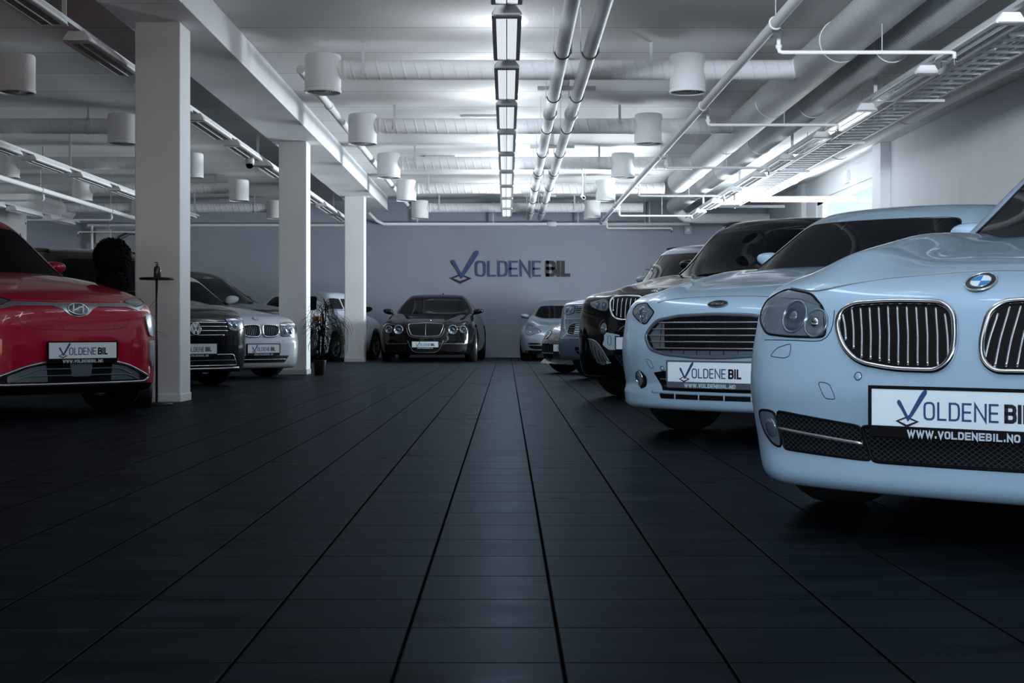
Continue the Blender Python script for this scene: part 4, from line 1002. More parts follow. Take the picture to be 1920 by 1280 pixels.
def lampset(c, pts, a, inner, r=.02, m=None, rim=True, step=.025):
    h = c.patch('headlight', pts, m or M['lens'], a=a, off=.004, r=r, mirror=True, step=step)
    if rim: c.curve('lamp_seal', pts, M['black'], .004, a=a, off=.003, closed=True, r=r, mirror=True, parent=h, step=.02)
    for (t, z, rr, kind) in inner:
        rd = math.radians(a)
        # the frame sits on the surface point with that lateral position
        P, ok = c.ray(c.sh.body, [t], [z], 0); u = P[0][0]*math.cos(rd) - P[0][1]*math.sin(rd)
        for sg, par in ((1, h[0]), (-1, h[-1])):
            f0 = c.frame_at(u, z, a) ; fn = (lambda u_, v_, d_, f0=f0, sg=sg: (lambda q: (q[0]*sg, q[1], q[2]))(f0(u_, v_, d_)))
            mm = {'p': M['bulb'], 'r': M['lensclear'], 'b': M['black']}[kind]
            c.disc('lamp_lens', fn, rr, rr, .002, .006, mm, par, dome=.006 if kind == 'p' else .0, n=28)
            c.ringt('lamp_ring', fn, rr*1.04, rr*1.04, .005, rr*.09, M['lensclear'], par, 28)
            if kind != 'b': c.disc('lamp_bulb', fn, rr*.34, rr*.34, .009, .0125, M['chrome'] if kind == 'r' else M['lensclear'], par, n=16)
    return h
def hbars(c, poly, zs, m, rad, parent, off=.009, inset=.02, name='slat', n=6, flat=1., mirror=False):
    for z in zs:
        s_ = span(poly, z, 1)
        if s_: c.curve(name, [(s_[0] + inset, z), (s_[1] - inset, z)], m, rad, off=off, parent=parent, step=.03, n=n, flat=flat, mirror=mirror)

P_ = dict(
    silverblue=paint('silver_blue_paint', (.33, .46, .60), .1, .35), silver=paint('pale_silver_paint', (.36, .50, .64), .15, .35),
    black=paint('gloss_black_paint', (.003, .003, .004), .0, .07, 0., .28), red=paint('metallic_red_paint', (.38, .001, .026), .05, .35),
    dark=paint('dark_graphite_paint', (.007, .008, .012), .1, .2, .5), white=paint('white_paint', (.50, .55, .61), .0, .3),
    grey=paint('warm_grey_paint', (.075, .072, .08), .3, .35), bluesilver=paint('blue_silver_paint', (.13, .18, .24), .3, .3),
    sport=paint('sports_silver_paint', (.24, .28, .33), .4, .3), skid=mat('silver_skid_panel', (.42, .54, .66), .4, .2),
    gunmetal=mat('gunmetal_trim', (.16, .19, .23), .35, .6))

# --- silver-blue saloon nearest on the right
c = Car('bmw5', 'silver-blue saloon nearest on the right, twin chrome kidney grilles and blue-white round badge', 'car', P_['silverblue'], 1.5, None)
K = [(-.410, .616), (-.402, .655), (-.360, .676), (-.230, .681), (-.085, .676), (-.048, .648), (-.036, .571), (-.043, .520), (-.078, .489), (-.206, .490), (-.325, .508), (-.383, .556)]
kidneys(c, K, 12, .0040, .0095, M['slat'], .012)
h = lampset(c, [(-.645, .215, .728), (-.523, .140, .709), (-.466, .092, .665), (-.446, .063, .580), (-.588, .101, .582), (-.69, .149, .590), (-.745, .24, .64), (-.73, .27, .69)], 25, [(-.572, .642, .047, 'p'), (-.487, .622, .040, 'r')])
c.patch('lamp_brow', [(-.635, .205, .722), (-.525, .14, .703), (-.475, .1, .672), (-.56, .14, .693), (-.65, .20, .700)], M['lensclear'], a=25, off=.007, r=.008, mirror=True, parent=h, step=.02, skirt=.004)
roundel(c, .733, .043)
c.curve('bonnet_edge_highlight', [(-.640, .733), (-.523, .716), (-.42, .736), (-.315, .752), (-.118, .765), (0, .769), (.118, .765), (.315, .752), (.42, .736), (.523, .716), (.640, .733)], M['silv'] if 'silv' in M else M['satin'], .0030, off=.001)  # bright satin line stands in for the highlight along the bonnet gap
G = full([(-.318, .325), (-.288, .226)])[:]; G = [(-.318, .328), (-.288, .226), (.288, .226), (.318, .328)]
g = c.patch('lower_grille', G, M['mesh'], off=.003, r=.012, step=.03)
c.curve('grille_seal', G, M['black'], .005, off=.003, closed=True, r=.012, parent=g)
S = [(-.624, .358), (-.322, .327), (-.293, .228), (-.606, .242)]
s2 = c.patch('side_grille', S, M['mesh'], off=.003, r=.010, mirror=True, step=.03)
c.curve('grille_seal', S, M['black'], .004, off=.003, closed=True, r=.01, mirror=True, parent=s2)
c.curve('chrome_strip', [(-.612, .308), (-.45, .292), (-.312, .279)], M['slat'], .0055, off=.012, mirror=True, parent=s2)
f = c.patch('fog_lamp', [(-.722, .357), (-.634, .356), (-.614, .244), (-.655, .250), (-.70, .290)], M['lens'], off=.003, r=.02, mirror=True, step=.02)
c.curve('lamp_seal', [(-.722, .357), (-.634, .356), (-.614, .244), (-.655, .250), (-.70, .290)], M['black'], .004, off=.002, closed=True, r=.02, mirror=True, parent=f)
for sg in (1, -1):
    f0 = c.frame_at(-.655, .305); fn = lambda u, v, d, f0=f0, sg=sg: (lambda q: (q[0]*sg, q[1], q[2]))(f0(u, v, d))
    c.disc('lamp_lens', fn, .026, .030, .004, .008, M['lensclear'], f[0 if sg == 1 else -1], dome=.004)
c.curve('tow_cover_gap', [(-.462, .452), (-.418, .446), (-.396, .400), (-.436, .402)], M['seam'], .0013, off=.0, closed=True, r=.01)
c.curve('washer_cover_gap', [(-.575, .563), (-.575, .523), (-.60, .517), (-.665, .522), (-.635, .548)], M['seam'], .0013, off=.0, closed=True, r=.01, mirror=True)
for t in (-.324, .324, -.16, .16)[:2]:
    fn = c.frame_at(t, .470); b = c.disc('parking_sensor', fn, .011, .011, -.002, .0015, c.paint, c.root, 20); c.ringt('sensor_ring', fn, .0115, .0115, .001, .0013, M['seam'], b, 24)
c.curve('bumper_gap', [(-.70, .572), (-.588, .572), (-.44, .567), (-.425, .60), (-.43, .66)], M['seam'], .0016, off=.0, mirror=True)
c.plate(.386, off=.018, w=.528, h=.103)
c.glasshouse(.68, .52); c.mirrors(2.06, 1.0, .80, size=.9); c.wheels()

# --- pale silver-blue saloon second on the right
c = Car('ford', 'pale silver-blue saloon second on the right, one wide grille with five chrome bars', 'car', P_['silver'], 1.3)
G = full([(-.465, .568), (-.430, .618), (-.373, .659), (-.223, .681), (0, .687)]) ; G = [(-.465, .568), (-.430, .618), (-.373, .659), (-.223, .681), (0, .687), (.223, .681), (.373, .659), (.430, .618), (.465, .568), (.414, .498), (.314, .475), (.112, .461), (0, .459), (-.112, .461), (-.314, .475), (-.414, .498)]
g = c.patch('grille', G, M['black'], off=.003, r=.02, step=.025)
c.curve('grille_surround', G, P_['gunmetal'], .010, off=.004, closed=True, r=.02, parent=g)
hbars(c, G, (.642, .608, .573, .539, .506), M['slat'], .0048, g, off=.012, inset=.035)
c.patch('blanking_panel', [(-.43, .575), (-.36, .640), (-.325, .640), (-.305, .505), (-.39, .512)], P_['gunmetal'], off=.006, r=.006, mirror=True, parent=[g[0], g[0]], step=.03)
c.patch('lower_blanking_panel', [(-.36, .494), (.36, .494), (.30, .480), (.11, .468), (0, .466), (-.11, .468), (-.30, .480)], P_['gunmetal'], off=.006, r=.005, parent=g, step=.03, skirt=.004)
for t in np.linspace(-.34, .34, 9):
    s_ = span(G, t + 1e-4); c.curve('grille_rib', [(t, s_[0] + .014), (t, s_[1] - .014)], M['black'], .002, off=.008, parent=g, step=.03, n=5)
lampset(c, [(-.528, .154, .756), (-.414, .073, .702), (-.476, .068, .632), (-.535, .088, .652), (-.62, .16, .70), (-.62, .2, .745)], 30, [(-.50, .675, .030, 'r'), (-.535, .715, .026, 'p')], m=M['lens'])
fn = c.frame_at(0, .741); b = c.disc('emblem', fn, .062, .026, -.002, .005, M['ink'], c.root); c.ringt('emblem_rim', fn, .062, .026, .004, .0022, P_['gunmetal'], b)
sc_ = MB()
for pl in ([(-.040, -.004), (-.034, .008), (-.024, .010), (-.018, .006)], [(-.032, .009), (-.030, -.009)], [(-.012, .0), (-.006, .005), (0, .0), (-.006, -.005), (-.012, .0)], [(.008, -.006), (.009, .003), (.016, .004)], [(.034, .010), (.032, -.006), (.024, -.004), (.026, .003), (.032, .004)]): sc_.ribbon(pl, .0022, fn, .005, .006)
sc_.obj('emblem_script', P_['gunmetal'], b)
c.curve('bonnet_edge_highlight', [(-.43, .755), (-.36, .772), (-.2, .782), (0, .785), (.2, .782), (.36, .772), (.43, .755)], M['satin'], .0025, off=.001)  # highlight on the bonnet lip drawn as a thin satin line
L = [(-.405, .372), (-.335, .272), (.335, .272), (.405, .372), (.30, .385), (-.30, .385)]
g = c.patch('lower_grille', L, M['black'], off=.003, r=.012, step=.03); hbars(c, L, (.340, .300), P_['gunmetal'], .004, g, off=.010, inset=.03)
S = [(-.355, .262), (-.345, .232), (.345, .232), (.355, .262)]; g = c.patch('lower_slot', S, M['black'], off=.003, r=.01, step=.03)
for t in (-.24, -.08, .08, .24): c.curve('slot_divider', [(t, .232), (t, .262)], c.paint, .004, off=.005, parent=g, step=.01)
c.curve('bumper_crease', [(-.41, .268), (-.2, .266), (.2, .266), (.41, .268)], c.paint, .010, off=.0)
f = c.patch('fog_recess', [(-.545, .385), (-.500, .372), (-.470, .340), (-.478, .290), (-.52, .275), (-.555, .32)], M['black'], off=.003, r=.015, mirror=True, step=.02)
for sg in (1, -1):
    f0 = c.frame_at(-.530, .335); fn = lambda u, v, d, f0=f0, sg=sg: (lambda q: (q[0]*sg, q[1], q[2]))(f0(u, v, d))
    q_ = c.disc('fog_lamp', fn, .030, .040, .002, .008, M['lens'], f[0 if sg == 1 else -1]); c.ringt('lamp_ring', fn, .032, .042, .006, .004, M['chrome'], f[0 if sg == 1 else -1])
c.curve('tow_cover_gap', [(-.462, .445), (-.425, .440), (-.398, .392), (-.435, .398)], M['seam'], .0014, off=.0, closed=True, r=.01)
for t in (-.335, .335):
    fn = c.frame_at(t, .395); b = c.disc('parking_sensor', fn, .010, .010, -.002, .003, P_['skid'], c.root, 20); c.ringt('sensor_ring', fn, .013, .013, .001, .0025, P_['gunmetal'], b, 24)
c.plate(.380, off=.02, w=.54, h=.106, frame=P_['gunmetal'])
c.glasshouse(.68, .52); c.mirrors(1.88, 1.07, .79, size=.85); c.wheels()

# --- tall black car third on the right
c = Car('x5', 'tall gloss black car third on the right with twin upright kidney grilles', 'car', P_['black'], 1.1)
K = [(-.392, .862), (-.372, .886), (-.22, .893), (-.085, .886), (-.036, .86), (-.022, .79), (-.024, .72), (-.05, .692), (-.24, .688), (-.325, .712), (-.375, .79)]
kidneys(c, K, 7, .0065, .012, M['slat'], .012)
lampset(c, [(-.50, .12, .885), (-.425, .08, .862), (-.40, .06, .80), (-.415, .056, .765), (-.50, .08, .775), (-.62, .13, .81), (-.66, .18, .85)], 25, [(-.455, .815, .036, 'p'), (-.54, .825, .034, 'p')])
roundel(c, .945, .042)
S = [(-.25, .600), (-.20, .645), (0, .652), (.20, .645), (.25, .600), (.19, .575), (-.19, .575)]
g = c.patch('centre_intake', S, M['honey'], off=.003, r=.02, step=.03); c.curve('intake_trim', [(-.26, .595), (-.22, .640), (-.12, .656), (0, .658), (.12, .656), (.22, .640), (.26, .595)], M['satin'], .005, off=.005, parent=g)
sk = c.patch('silver_trim', [(-.425, .590), (-.36, .582), (-.24, .565), (-.24, .440), (-.36, .435), (-.44, .480), (-.415, .53)], P_['skid'], off=.004, r=.02, mirror=True, step=.03)
c.curve('tow_cover_gap', [(-.375, .56), (-.335, .56), (-.335, .475), (-.375, .475)], M['seam'], .002, off=.005, closed=True, r=.02, parent=sk, mirror=True)
f0 = None
for sg in (1, -1):
    f0 = c.frame_at(-.43, .62); fn = lambda u, v, d, f0=f0, sg=sg: (lambda q: (q[0]*sg, q[1], q[2]))(f0(u, v, d))
    b = c.disc('fog_lamp', fn, .038, .050, .0, .008, M['lensclear'], c.root, dome=.006); c.ringt('lamp_ring', fn, .042, .054, .004, .004, M['black'], b); c.disc('lamp_bulb', fn, .014, .014, .016, .02, M['chrome'], b)
    MB().tube([fn(-.055*math.cos(q), .075*math.sin(q), .004) for q in np.linspace(.1, 1.5, 8)], .003, 6).obj('lamp_trim', M['satin'], b)
v = c.patch('side_vent', [(-.62, .525), (-.52, .515), (-.43, .43), (-.385, .345), (-.43, .30), (-.52, .325), (-.575, .42)], P_['gunmetal'], off=.004, r=.02, mirror=True, step=.03)
for k in range(4): c.curve('vent_rib', [(-.585 + .048*k, .505 - .04*k), (-.555 + .045*k, .41 - .03*k), (-.52 + .04*k, .335)], M['black'], .004, off=.006, mirror=True, parent=v, step=.03)
c.curve('vent_trim', [(-.625, .530), (-.52, .520), (-.43, .435), (-.36, .33)], M['satin'], .004, off=.006, mirror=True, parent=v)
L = [(-.30, .40), (.30, .40), (.24, .29), (-.24, .29)]; c.patch('lower_grille', L, M['honey'], off=.003, r=.02, step=.04)
c.patch('silver_wedge', [(-.40, .345), (-.345, .325), (-.40, .315)], P_['skid'], off=.005, r=.004, mirror=True, step=.02)
c.plate(.495, off=.02, w=.52, h=.103)
c.glasshouse(.72, .56, rails=True); c.mirrors(2.10, 1.25, .88, size=1.0); c.wheels()

# --- blue-silver off-roader
c = Car('prado', 'blue-silver off-road car fourth on the right with slatted upper grille and two wide bumper vents', 'car', P_['bluesilver'], 1.0)
G = [(-.43, .905), (.43, .905), (.43, .822), (-.43, .822)]; g = c.patch('grille', G, M['black'], off=.003, r=.015, step=.04); hbars(c, G, (.895, .875, .853, .832), M['slat'], .005, g, off=.009, inset=.01)
lampset(c, [(-.455, .10, .905), (-.455, .085, .815), (-.58, .11, .795), (-.68, .16, .83), (-.70, .2, .895)], 25, [(-.53, .855, .034, 'r'), (-.61, .85, .030, 'p')], m=M['lensclear'])
c.curve('bonnet_gap', [(-.62, .915), (-.3, .922), (0, .924), (.3, .922), (.62, .915)], M['seam'], .003, off=.0)
V = [(-.555, .600), (-.535, .655), (-.47, .692), (-.07, .690), (-.07, .545), (-.45, .545), (-.545, .560)]
g = c.patch('bumper_vent', V, M['black'], off=.003, r=.03, mirror=True, step=.035); c.curve('vent_surround', V, M['satin'], .007, off=.004, closed=True, r=.03, mirror=True, parent=g)
hbars(c, V, (.665, .635, .605, .575), P_['gunmetal'], .007, g, off=.006, inset=.03, mirror=True)
c.patch('vent_panel', [(-.42, .68), (-.33, .68), (-.33, .56), (-.42, .56)], P_['skid'], off=.006, r=.004, mirror=True, parent=g, step=.03)
L = [(-.40, .405), (.40, .405), (.36, .315), (-.36, .315)]; g = c.patch('lower_grille', L, M['black'], off=.003, r=.03, step=.04); hbars(c, L, (.36,), P_['gunmetal'], .005, g, off=.008)
c.curve('bumper_crease', [(-.62, .74), (-.3, .742), (0, .742), (.3, .742), (.62, .74)], M['satin'], .006, off=-.001); c.curve('bumper_crease', [(-.66, .50), (-.42, .505), (-.30, .505)], c.paint, .008, off=.0, mirror=True)
c.plate(.475, off=.02, w=.50, h=.105, frame=P_['gunmetal'])
c.glasshouse(.70, .58, rails=True); c.mirrors(1.95, 1.27, .84, size=1.0); c.wheels()

# --- low dark grey coupe
c = Car('coupe', 'low warm-grey sports car mostly hidden behind the off-road car, thin chin spoiler', 'car', P_['grey'], .9)
lampset(c, [(-.64, .3, .60), (-.50, .2, .60), (-.44, .15, .54), (-.50, .12, .49), (-.62, .2, .49), (-.70, .3, .54)], 25, [(-.57, .55, .045, 'r')], m=M['lensclear'])
c.patch('bumper_band', [(-.66, .42), (.66, .42), (.66, .30), (-.66, .30)], M['black'], off=.003, r=.02, step=.05)
c.patch('indicator', [(-.66, .445), (-.42, .445), (-.42, .425), (-.66, .425)], M['lensclear'], off=.005, r=.006, mirror=True, step=.03)
c.patch('side_intake', [(-.62, .28), (-.32, .28), (-.34, .18), (-.58, .18)], M['black'], off=.003, r=.03, mirror=True, step=.04)
c.curve('bumper_edge', [(-.68, .292), (-.3, .290), (.3, .290), (.68, .292)], M['satin'], .004, off=.002)
c.plate(.365, off=.02, w=.50, h=.10)
c.glasshouse(.64, .48); c.mirrors(1.55, .90, .80, size=.85); c.wheels()

# --- silver sports car at the back wall
c = Car('porsche', 'silver sports car facing out from the back wall, round headlamps and dark windscreen', 'car', P_['sport'], 1.0)
H = [(-.735, .62), (-.715, .69), (-.64, .725), (-.56, .69), (-.42, .61), (-.385, .565), (-.50, .550), (-.58, .520), (-.67, .515), (-.72, .555)]
h = lampset(c, H, 0, [(-.640, .650, .036, 'p'), (-.640, .580, .026, 'r'), (-.45, .583, .020, 'r')], r=.03, m=M['lensclear'])
c.patch('side_intake', [(-.665, .352), (-.60, .362), (-.42, .358), (-.40, .338), (-.50, .325), (-.645, .328)], M['black'], off=.003, r=.012, mirror=True, step=.03)
c.patch('side_intake', [(-.655, .302), (-.60, .308), (-.04, .300), (-.04, .236), (-.50, .238), (-.60, .255)], M['black'], off=.003, r=.015, mirror=True, step=.03)
c.patch('chin', [(-.72, .215), (.72, .215), (.70, .165), (-.70, .165)], M['black'], off=.004, r=.02, step=.05)
c.curve('bonnet_gap', [(-.52, .60), (-.42, .50), (-.2, .47), (0, .465), (.2, .47), (.42, .50), (.52, .60)], M['seam'], .002, off=.0)
c.plate(.375, off=.015, w=.50, h=.115, writing=False)
c.glasshouse(.64, .50); c.mirrors(1.45, .90, .80, size=.92); c.wheels()

# --- black grand tourer at the back wall
c = Car('bentley', 'black coupe with four round headlamps and mesh grille, parked facing out by the back wall', 'car', P_['black'], 1.2)
G = [(-.335, .715), (-.30, .728), (0, .745), (.30, .728), (.335, .715), (.325, .66), (.275, .525), (.22, .502), (0, .492), (-.22, .502), (-.275, .525), (-.325, .66)]
g = c.patch('grille', G, M['mesh'], off=.003, r=.02, step=.03); c.curve('chrome_surround', G, M['satin'], .007, off=.006, closed=True, r=.02, parent=g); c.curve('centre_bar', [(0, .50), (0, .735)], M['satin'], .003, off=.006, parent=g)
c.curve('nose_crease', [(-.40, .78), (-.375, .70), (-.34, .56), (-.30, .495), (-.2, .472), (0, .466), (.2, .472), (.30, .495), (.34, .56), (.375, .70), (.40, .78)], M['satin'], .003, off=.001)
for (t, z, r_) in ((.705, .630, .064), (.515, .622, .084)):
    for sg in (1, -1):
        f0 = c.frame_at(-t, z); fn = lambda u, v, d, f0=f0, sg=sg: (lambda q: (q[0]*sg, q[1], q[2]))(f0(u, v, d))
        # lamps face straight ahead in short chrome barrels
        P, ok = c.ray(c.sh.body, [-t, -t], [z + r_*.6, z], 0); x0 = P[:, 1].max()
        b = MB().lathe([(r_, .05), (r_, -.035), (r_*.93, -.042), (r_*.86, -.03), (r_*.5, -.018), (0, -.012)], 32, c=(-t*sg, P[1][1], z), axis=1).obj('headlight', M['lensclear'], c.root, True)
        MB().lathe([(r_*.42, -.02), (r_*.36, -.034), (r_*.2, -.040), (0, -.042)], 20, c=(-t*sg, P[1][1], z), axis=1).obj('projector', M['bulb'], b, True)
        MB().tube([(-t*sg + math.cos(q)*r_, P[1][1] - .036, z + math.sin(q)*r_) for q in np.linspace(0, 2*math.pi, 33)[:-1]], .005, 6, closed=True).obj('lamp_ring', M['chrome'], b, True)
fn = c.frame_at(0, .800); w_ = MB()
for sg in (1, -1): w_.prism([(0, .012), (sg*.05, .020), (sg*.075, .014), (sg*.06, .002), (sg*.03, -.006), (0, -.014)][::1], fn, .0, .006)
w_.obj('emblem', M['chrome'], c.root)
S = [(-.735, .345), (-.345, .350), (-.375, .215), (-.665, .200), (-.72, .25)]
f = c.patch('side_intake', S, M['black'], off=.003, r=.03, mirror=True, step=.04); c.curve('intake_trim', [(-.735, .355), (-.345, .360)], M['satin'], .003, off=.004, mirror=True, parent=f)
c.patch('indicator', [(-.705, .372), (-.565, .372), (-.565, .345), (-.69, .345)], M['lensclear'], off=.006, r=.008, mirror=True, step=.03)
C_ = [(-.27, .30), (.27, .30), (.25, .24), (.18, .205), (-.18, .205), (-.25, .24)]; g = c.patch('lower_grille', C_, M['mesh'], off=.003, r=.03, step=.04); c.curve('intake_trim', [(-.34, .42), (-.30, .33), (-.27, .25), (-.20, .196), (0, .190), (.20, .196), (.27, .25), (.30, .33), (.34, .42)], M['satin'], .003, off=.003, parent=g)
c.plate(.345, off=.02, w=.50, h=.108)
c.glasshouse(.68, .52); c.mirrors(1.55, .985, .90, size=.95); c.wheels()
MB().tube([(.10, 2.6, 1.33), (.10, 2.68, 1.375)], [.02, .008], 8).obj('roof_aerial', M['black'], c.root)

# --- red crossover
c = Car('kona', 'glossy red crossover at the left edge with closed nose and silver oval badge', 'car', P_['red'], 1.4)
H_ = [(0, .792), (.158, .787), (.30, .790), (.43, .795), (.50, .775), (.57, .775), (.64, .795), (.60, .765), (.52, .745), (.42, .766), (.17, .766), (.115, .745), (.07, .708), (0, .694)]
band = [(-p[0], p[1]) for p in H_[1:-1]][::-1]; BND = H_ + band
g = c.patch('nose_band', BND, M['satin'], off=.005, r=.008, step=.02)
fn = c.frame_at(0, .745); b = c.disc('emblem', fn, .074, .043, .0, .009, P_['gunmetal'], c.root); c.ringt('emblem_rim', fn, .074, .043, .008, .0045, M['chrome'], b)
hm = MB(); hm.ribbon([(-.026, .034), (-.046, -.030)], .011, fn, .008, .014); hm.ribbon([(.046, .030), (.026, -.034)], .011, fn, .008, .014); hm.ribbon([(-.034, -.012), (-.012, -.004), (.010, .010), (.036, .014)], .012, fn, .008, .014); hm.obj('emblem_letter', M['chrome'], b)
lampset(c, [(-.435, .14, .800), (-.50, .17, .818), (-.60, .26, .835), (-.70, .34, .832), (-.67, .25, .800), (-.58, .17, .778), (-.51, .13, .768)], 25, [], r=.01, m=M['lensclear'])
f = c.patch('lamp_cluster', [(-.585, .13, .70), (-.66, .17, .715), (-.735, .24, .69), (-.74, .22, .60), (-.69, .17, .555), (-.625, .13, .565), (-.60, .13, .63)], M['lensclear'], a=30, off=.012, r=.02, mirror=True, step=.025)
f2 = c.patch('cluster_trim', [(-.625, .13, .53), (-.70, .18, .53), (-.715, .19, .42), (-.67, .15, .33), (-.64, .13, .38)], M['satin'], a=30, off=.010, r=.01, mirror=True, step=.025)
c.curve('bonnet_gap', [(-.50, .84), (-.35, .856), (0, .862), (.35, .856), (.50, .84)], M['seam'], .002, off=.0)
c.curve('nose_edge', [(-.42, .806), (-.2, .802), (0, .801), (.2, .802), (.42, .806)], P_['red'], .006, off=.0)
c.curve('panel_gap', [(-.47, .755), (-.44, .68), (-.38, .625), (-.30, .61), (0, .605), (.30, .61), (.38, .625), (.44, .68), (.47, .755)], M['seam'], .0018, off=.0)
c.curve('panel_gap', [(-.16, .755), (-.14, .68), (-.12, .607)], M['seam'], .0016, off=.0); c.curve('panel_gap', [(.30, .76), (.30, .68), (.28, .61)], M['seam'], .0016, off=.0)
dm = MB()
for r_ in range(4):
    for k in range(15):
        t = -.38 + .052*k + (.026 if r_ % 2 else 0); z = .735 - .033*r_
        if abs(t) > .40 or (abs(t) < .12 and z > .68): continue
        c.curve('x', [(t - .014, z), (t + .010, z), (t + .016, z - .014)], None, .0018, off=-.0005, mb=dm, step=.01, n=5)
dm.obj('panel_dimples', mat('dimple_red', (.16, .002, .010), .4, coat=.5), c.root, True)
L = [(-.615, .275), (-.39, .362), (-.27, .388), (.27, .388), (.39, .362), (.615, .275), (.55, .243), (-.55, .243)]
g = c.patch('lower_grille', L, M['black'], off=.003, r=.02, step=.03); c.curve('grille_surround', L, M['satin'], .009, off=.007, closed=True, r=.02, parent=g)
for z0, e_ in ((.345, .30), (.300, .38)): c.curve('slat', [(-e_ - .12, z0 - .045), (-e_, z0), (e_, z0), (e_ + .12, z0 - .045)], P_['gunmetal'], .004, off=.009, parent=g)
c.patch('sensor_block', [(-.085, .385), (.085, .385), (.07, .292), (-.07, .292)], P_['gunmetal'], off=.014, r=.008, parent=g, step=.03)
c.patch('blanking_panel', [(-.50, .30), (-.36, .355), (-.25, .372), (-.24, .26), (-.50, .26)], P_['gunmetal'], off=.005, r=.01, mirror=True, parent=[g[0], g[0]], step=.03)
c.patch('lower_bumper', [(-.66, .232), (.66, .232), (.64, .185), (-.64, .185)], M['black'], off=.006, r=.02, step=.05)
fn = c.frame_at(-.38, .46); c.ringt('tow_cover_gap', fn, .028, .028, .0, .0012, M['seam'], c.root)
c.plate(.468, off=.03, w=.515, h=.108)
c.glasshouse(.70, .52, rails=True); c.mirrors(1.75, 1.10, .82, size=.95); c.wheels()

# --- dark hatchback behind the first column
c = Car('vw', 'dark graphite estate car behind the first column with slatted chrome grille and round badge', 'car', P_['dark'], 1.0)
G = [(-.41, .690), (.41, .690), (.425, .61), (.36, .535), (-.36, .535), (-.425, .61)]; g = c.patch('grille', G, M['black'], off=.003, r=.015, step=.04); hbars(c, G, (.683, .645, .600, .555), M['slat'], .006, g, off=.009, inset=.01)
fn = c.frame_at(0, .620); b = c.disc('emblem', fn, .062, .062, .004, .012, P_['gunmetal'], c.root); c.ringt('emblem_rim', fn, .062, .062, .012, .005, M['chrome'], b)
wm = MB(); wm.ribbon([(-.022, .052), (0, .010), (.022, .052)], .008, fn, .012, .015); wm.ribbon([(-.050, .026), (-.022, -.046), (0, .0), (.022, -.046), (.050, .026)], .008, fn, .012, .015); wm.obj('emblem_letters', M['chrome'], b)
lampset(c, [(-.425, .04, .690), (-.40, .05, .73), (-.52, .07, .735), (-.68, .16, .715), (-.70, .17, .64), (-.55, .06, .595), (-.44, .03, .61)], 20, [(-.53, .665, .036, 'p'), (-.46, .665, .026, 'r')], m=M['lensclear'])
L = [(-.50, .35), (.50, .35), (.56, .235), (-.56, .235)]; g = c.patch('lower_grille', L, M['black'], off=.003, r=.02, step=.04); c.curve('grille_surround', L, M['slat'], .006, off=.006, closed=True, r=.02, parent=g); hbars(c, L, (.29,), P_['gunmetal'], .004, g)
c.curve('chin_strip', [(-.60, .205), (-.3, .20), (.3, .20), (.60, .205)], M['satin'], .014, off=.0)
f = c.patch('fog_lamp', [(-.66, .45), (-.58, .44), (-.58, .41), (-.67, .42)], M['lensclear'], off=.004, r=.01, mirror=True, step=.02)
c.plate(.413, off=.02, w=.50, h=.106)
c.glasshouse(.70, .54, rails=True); c.mirrors(1.65, 1.06, .80, m=M['dark'], size=.9); c.wheels()
MB().tube([(.0, 3.7, 1.55), (-.0, 3.92, 1.80)], .006, 6).obj('roof_aerial', M['black'], c.root)

# --- small white car
c = Car('bmw1', 'small white hatchback beside the dark estate car with black kidney grilles', 'car', P_['white'], 1.1)
K = [(-.30, .620), (-.275, .660), (-.15, .670), (-.045, .668), (-.022, .64), (-.022, .56), (-.045, .527), (-.15, .522), (-.245, .535), (-.285, .57)]
kidneys(c, K, 9, .004, .010, P_['gunmetal'], .004)
lampset(c, [(-.345, .05, .690), (-.50, .12, .708), (-.66, .22, .70), (-.66, .16, .58), (-.52, .065, .530), (-.325, .03, .530)], 15, [(-.42, .605, .040, 'r'), (-.52, .60, .042, 'p')])
roundel(c, .748, .040)
L = [(-.46, .290), (.46, .290), (.38, .205), (-.38, .205)]; g = c.patch('lower_grille', L, M['black'], off=.003, r=.015, step=.04); hbars(c, L, (.245,), M['slat'], .006, g, off=.008)
c.curve('bumper_crease', [(-.62, .47), (-.45, .475), (-.33, .475)], M['satin'], .004, off=.0, mirror=True)
c.plate(.380, off=.02, w=.51, h=.106)
c.glasshouse(.66, .50); c.mirrors(1.55, 1.02, .78, size=.95); c.wheels()

# --- black car beyond
c = Car('dark', 'tall black car seen side-on behind the small white hatchback', 'car', P_['black'], .8)
lampset(c, [(-.45, .1, .82), (-.60, .2, .83), (-.70, .3, .80), (-.60, .15, .73), (-.45, .06, .72)], 20, [(-.55, .775, .035, 'p')])
c.patch('grille', [(-.38, .80), (.38, .80), (.34, .66), (-.34, .66)], M['mesh'], off=.003, r=.02, step=.05)
c.plate(.42, off=.02, w=.5, h=.105)
c.glasshouse(.70, .54); c.mirrors(1.8, 1.14, .80, size=.8); c.wheels()
# --- white car with its tail towards us
c = Car('white', 'small white car behind the potted grass plant, red tail lamp and black mirror showing', 'car', P_['white'], .9)
c.patch('tail_lamp', [(-.70, .88), (-.54, .88), (-.54, .70), (-.70, .70)], mat('tail_lamp_red', (.12, .004, .004), .2, coat=.6), a='rear', off=.008, r=.05, mirror=True, step=.03)
c.patch('lamp_lens', [(-.67, .79), (-.57, .79), (-.57, .72), (-.67, .72)], M['lensclear'], a='rear', off=.012, r=.04, mirror=True, step=.03)
c.patch('rear_window', [(-.58, 1.0), (.58, 1.0), (.46, 1.27), (-.46, 1.27)], M['glassdark'], a='rear', off=.004, r=.06, F=c.sh.cabin, step=.05)
c.patch('rear_bumper', [(-.68, .42), (.68, .42), (.68, .22), (-.68, .22)], M['black'], a='rear', off=.004, r=.04, step=.06)
c.glasshouse(.64, .50); c.mirrors(1.25, 1.04, .82, m=M['black']); c.wheels()

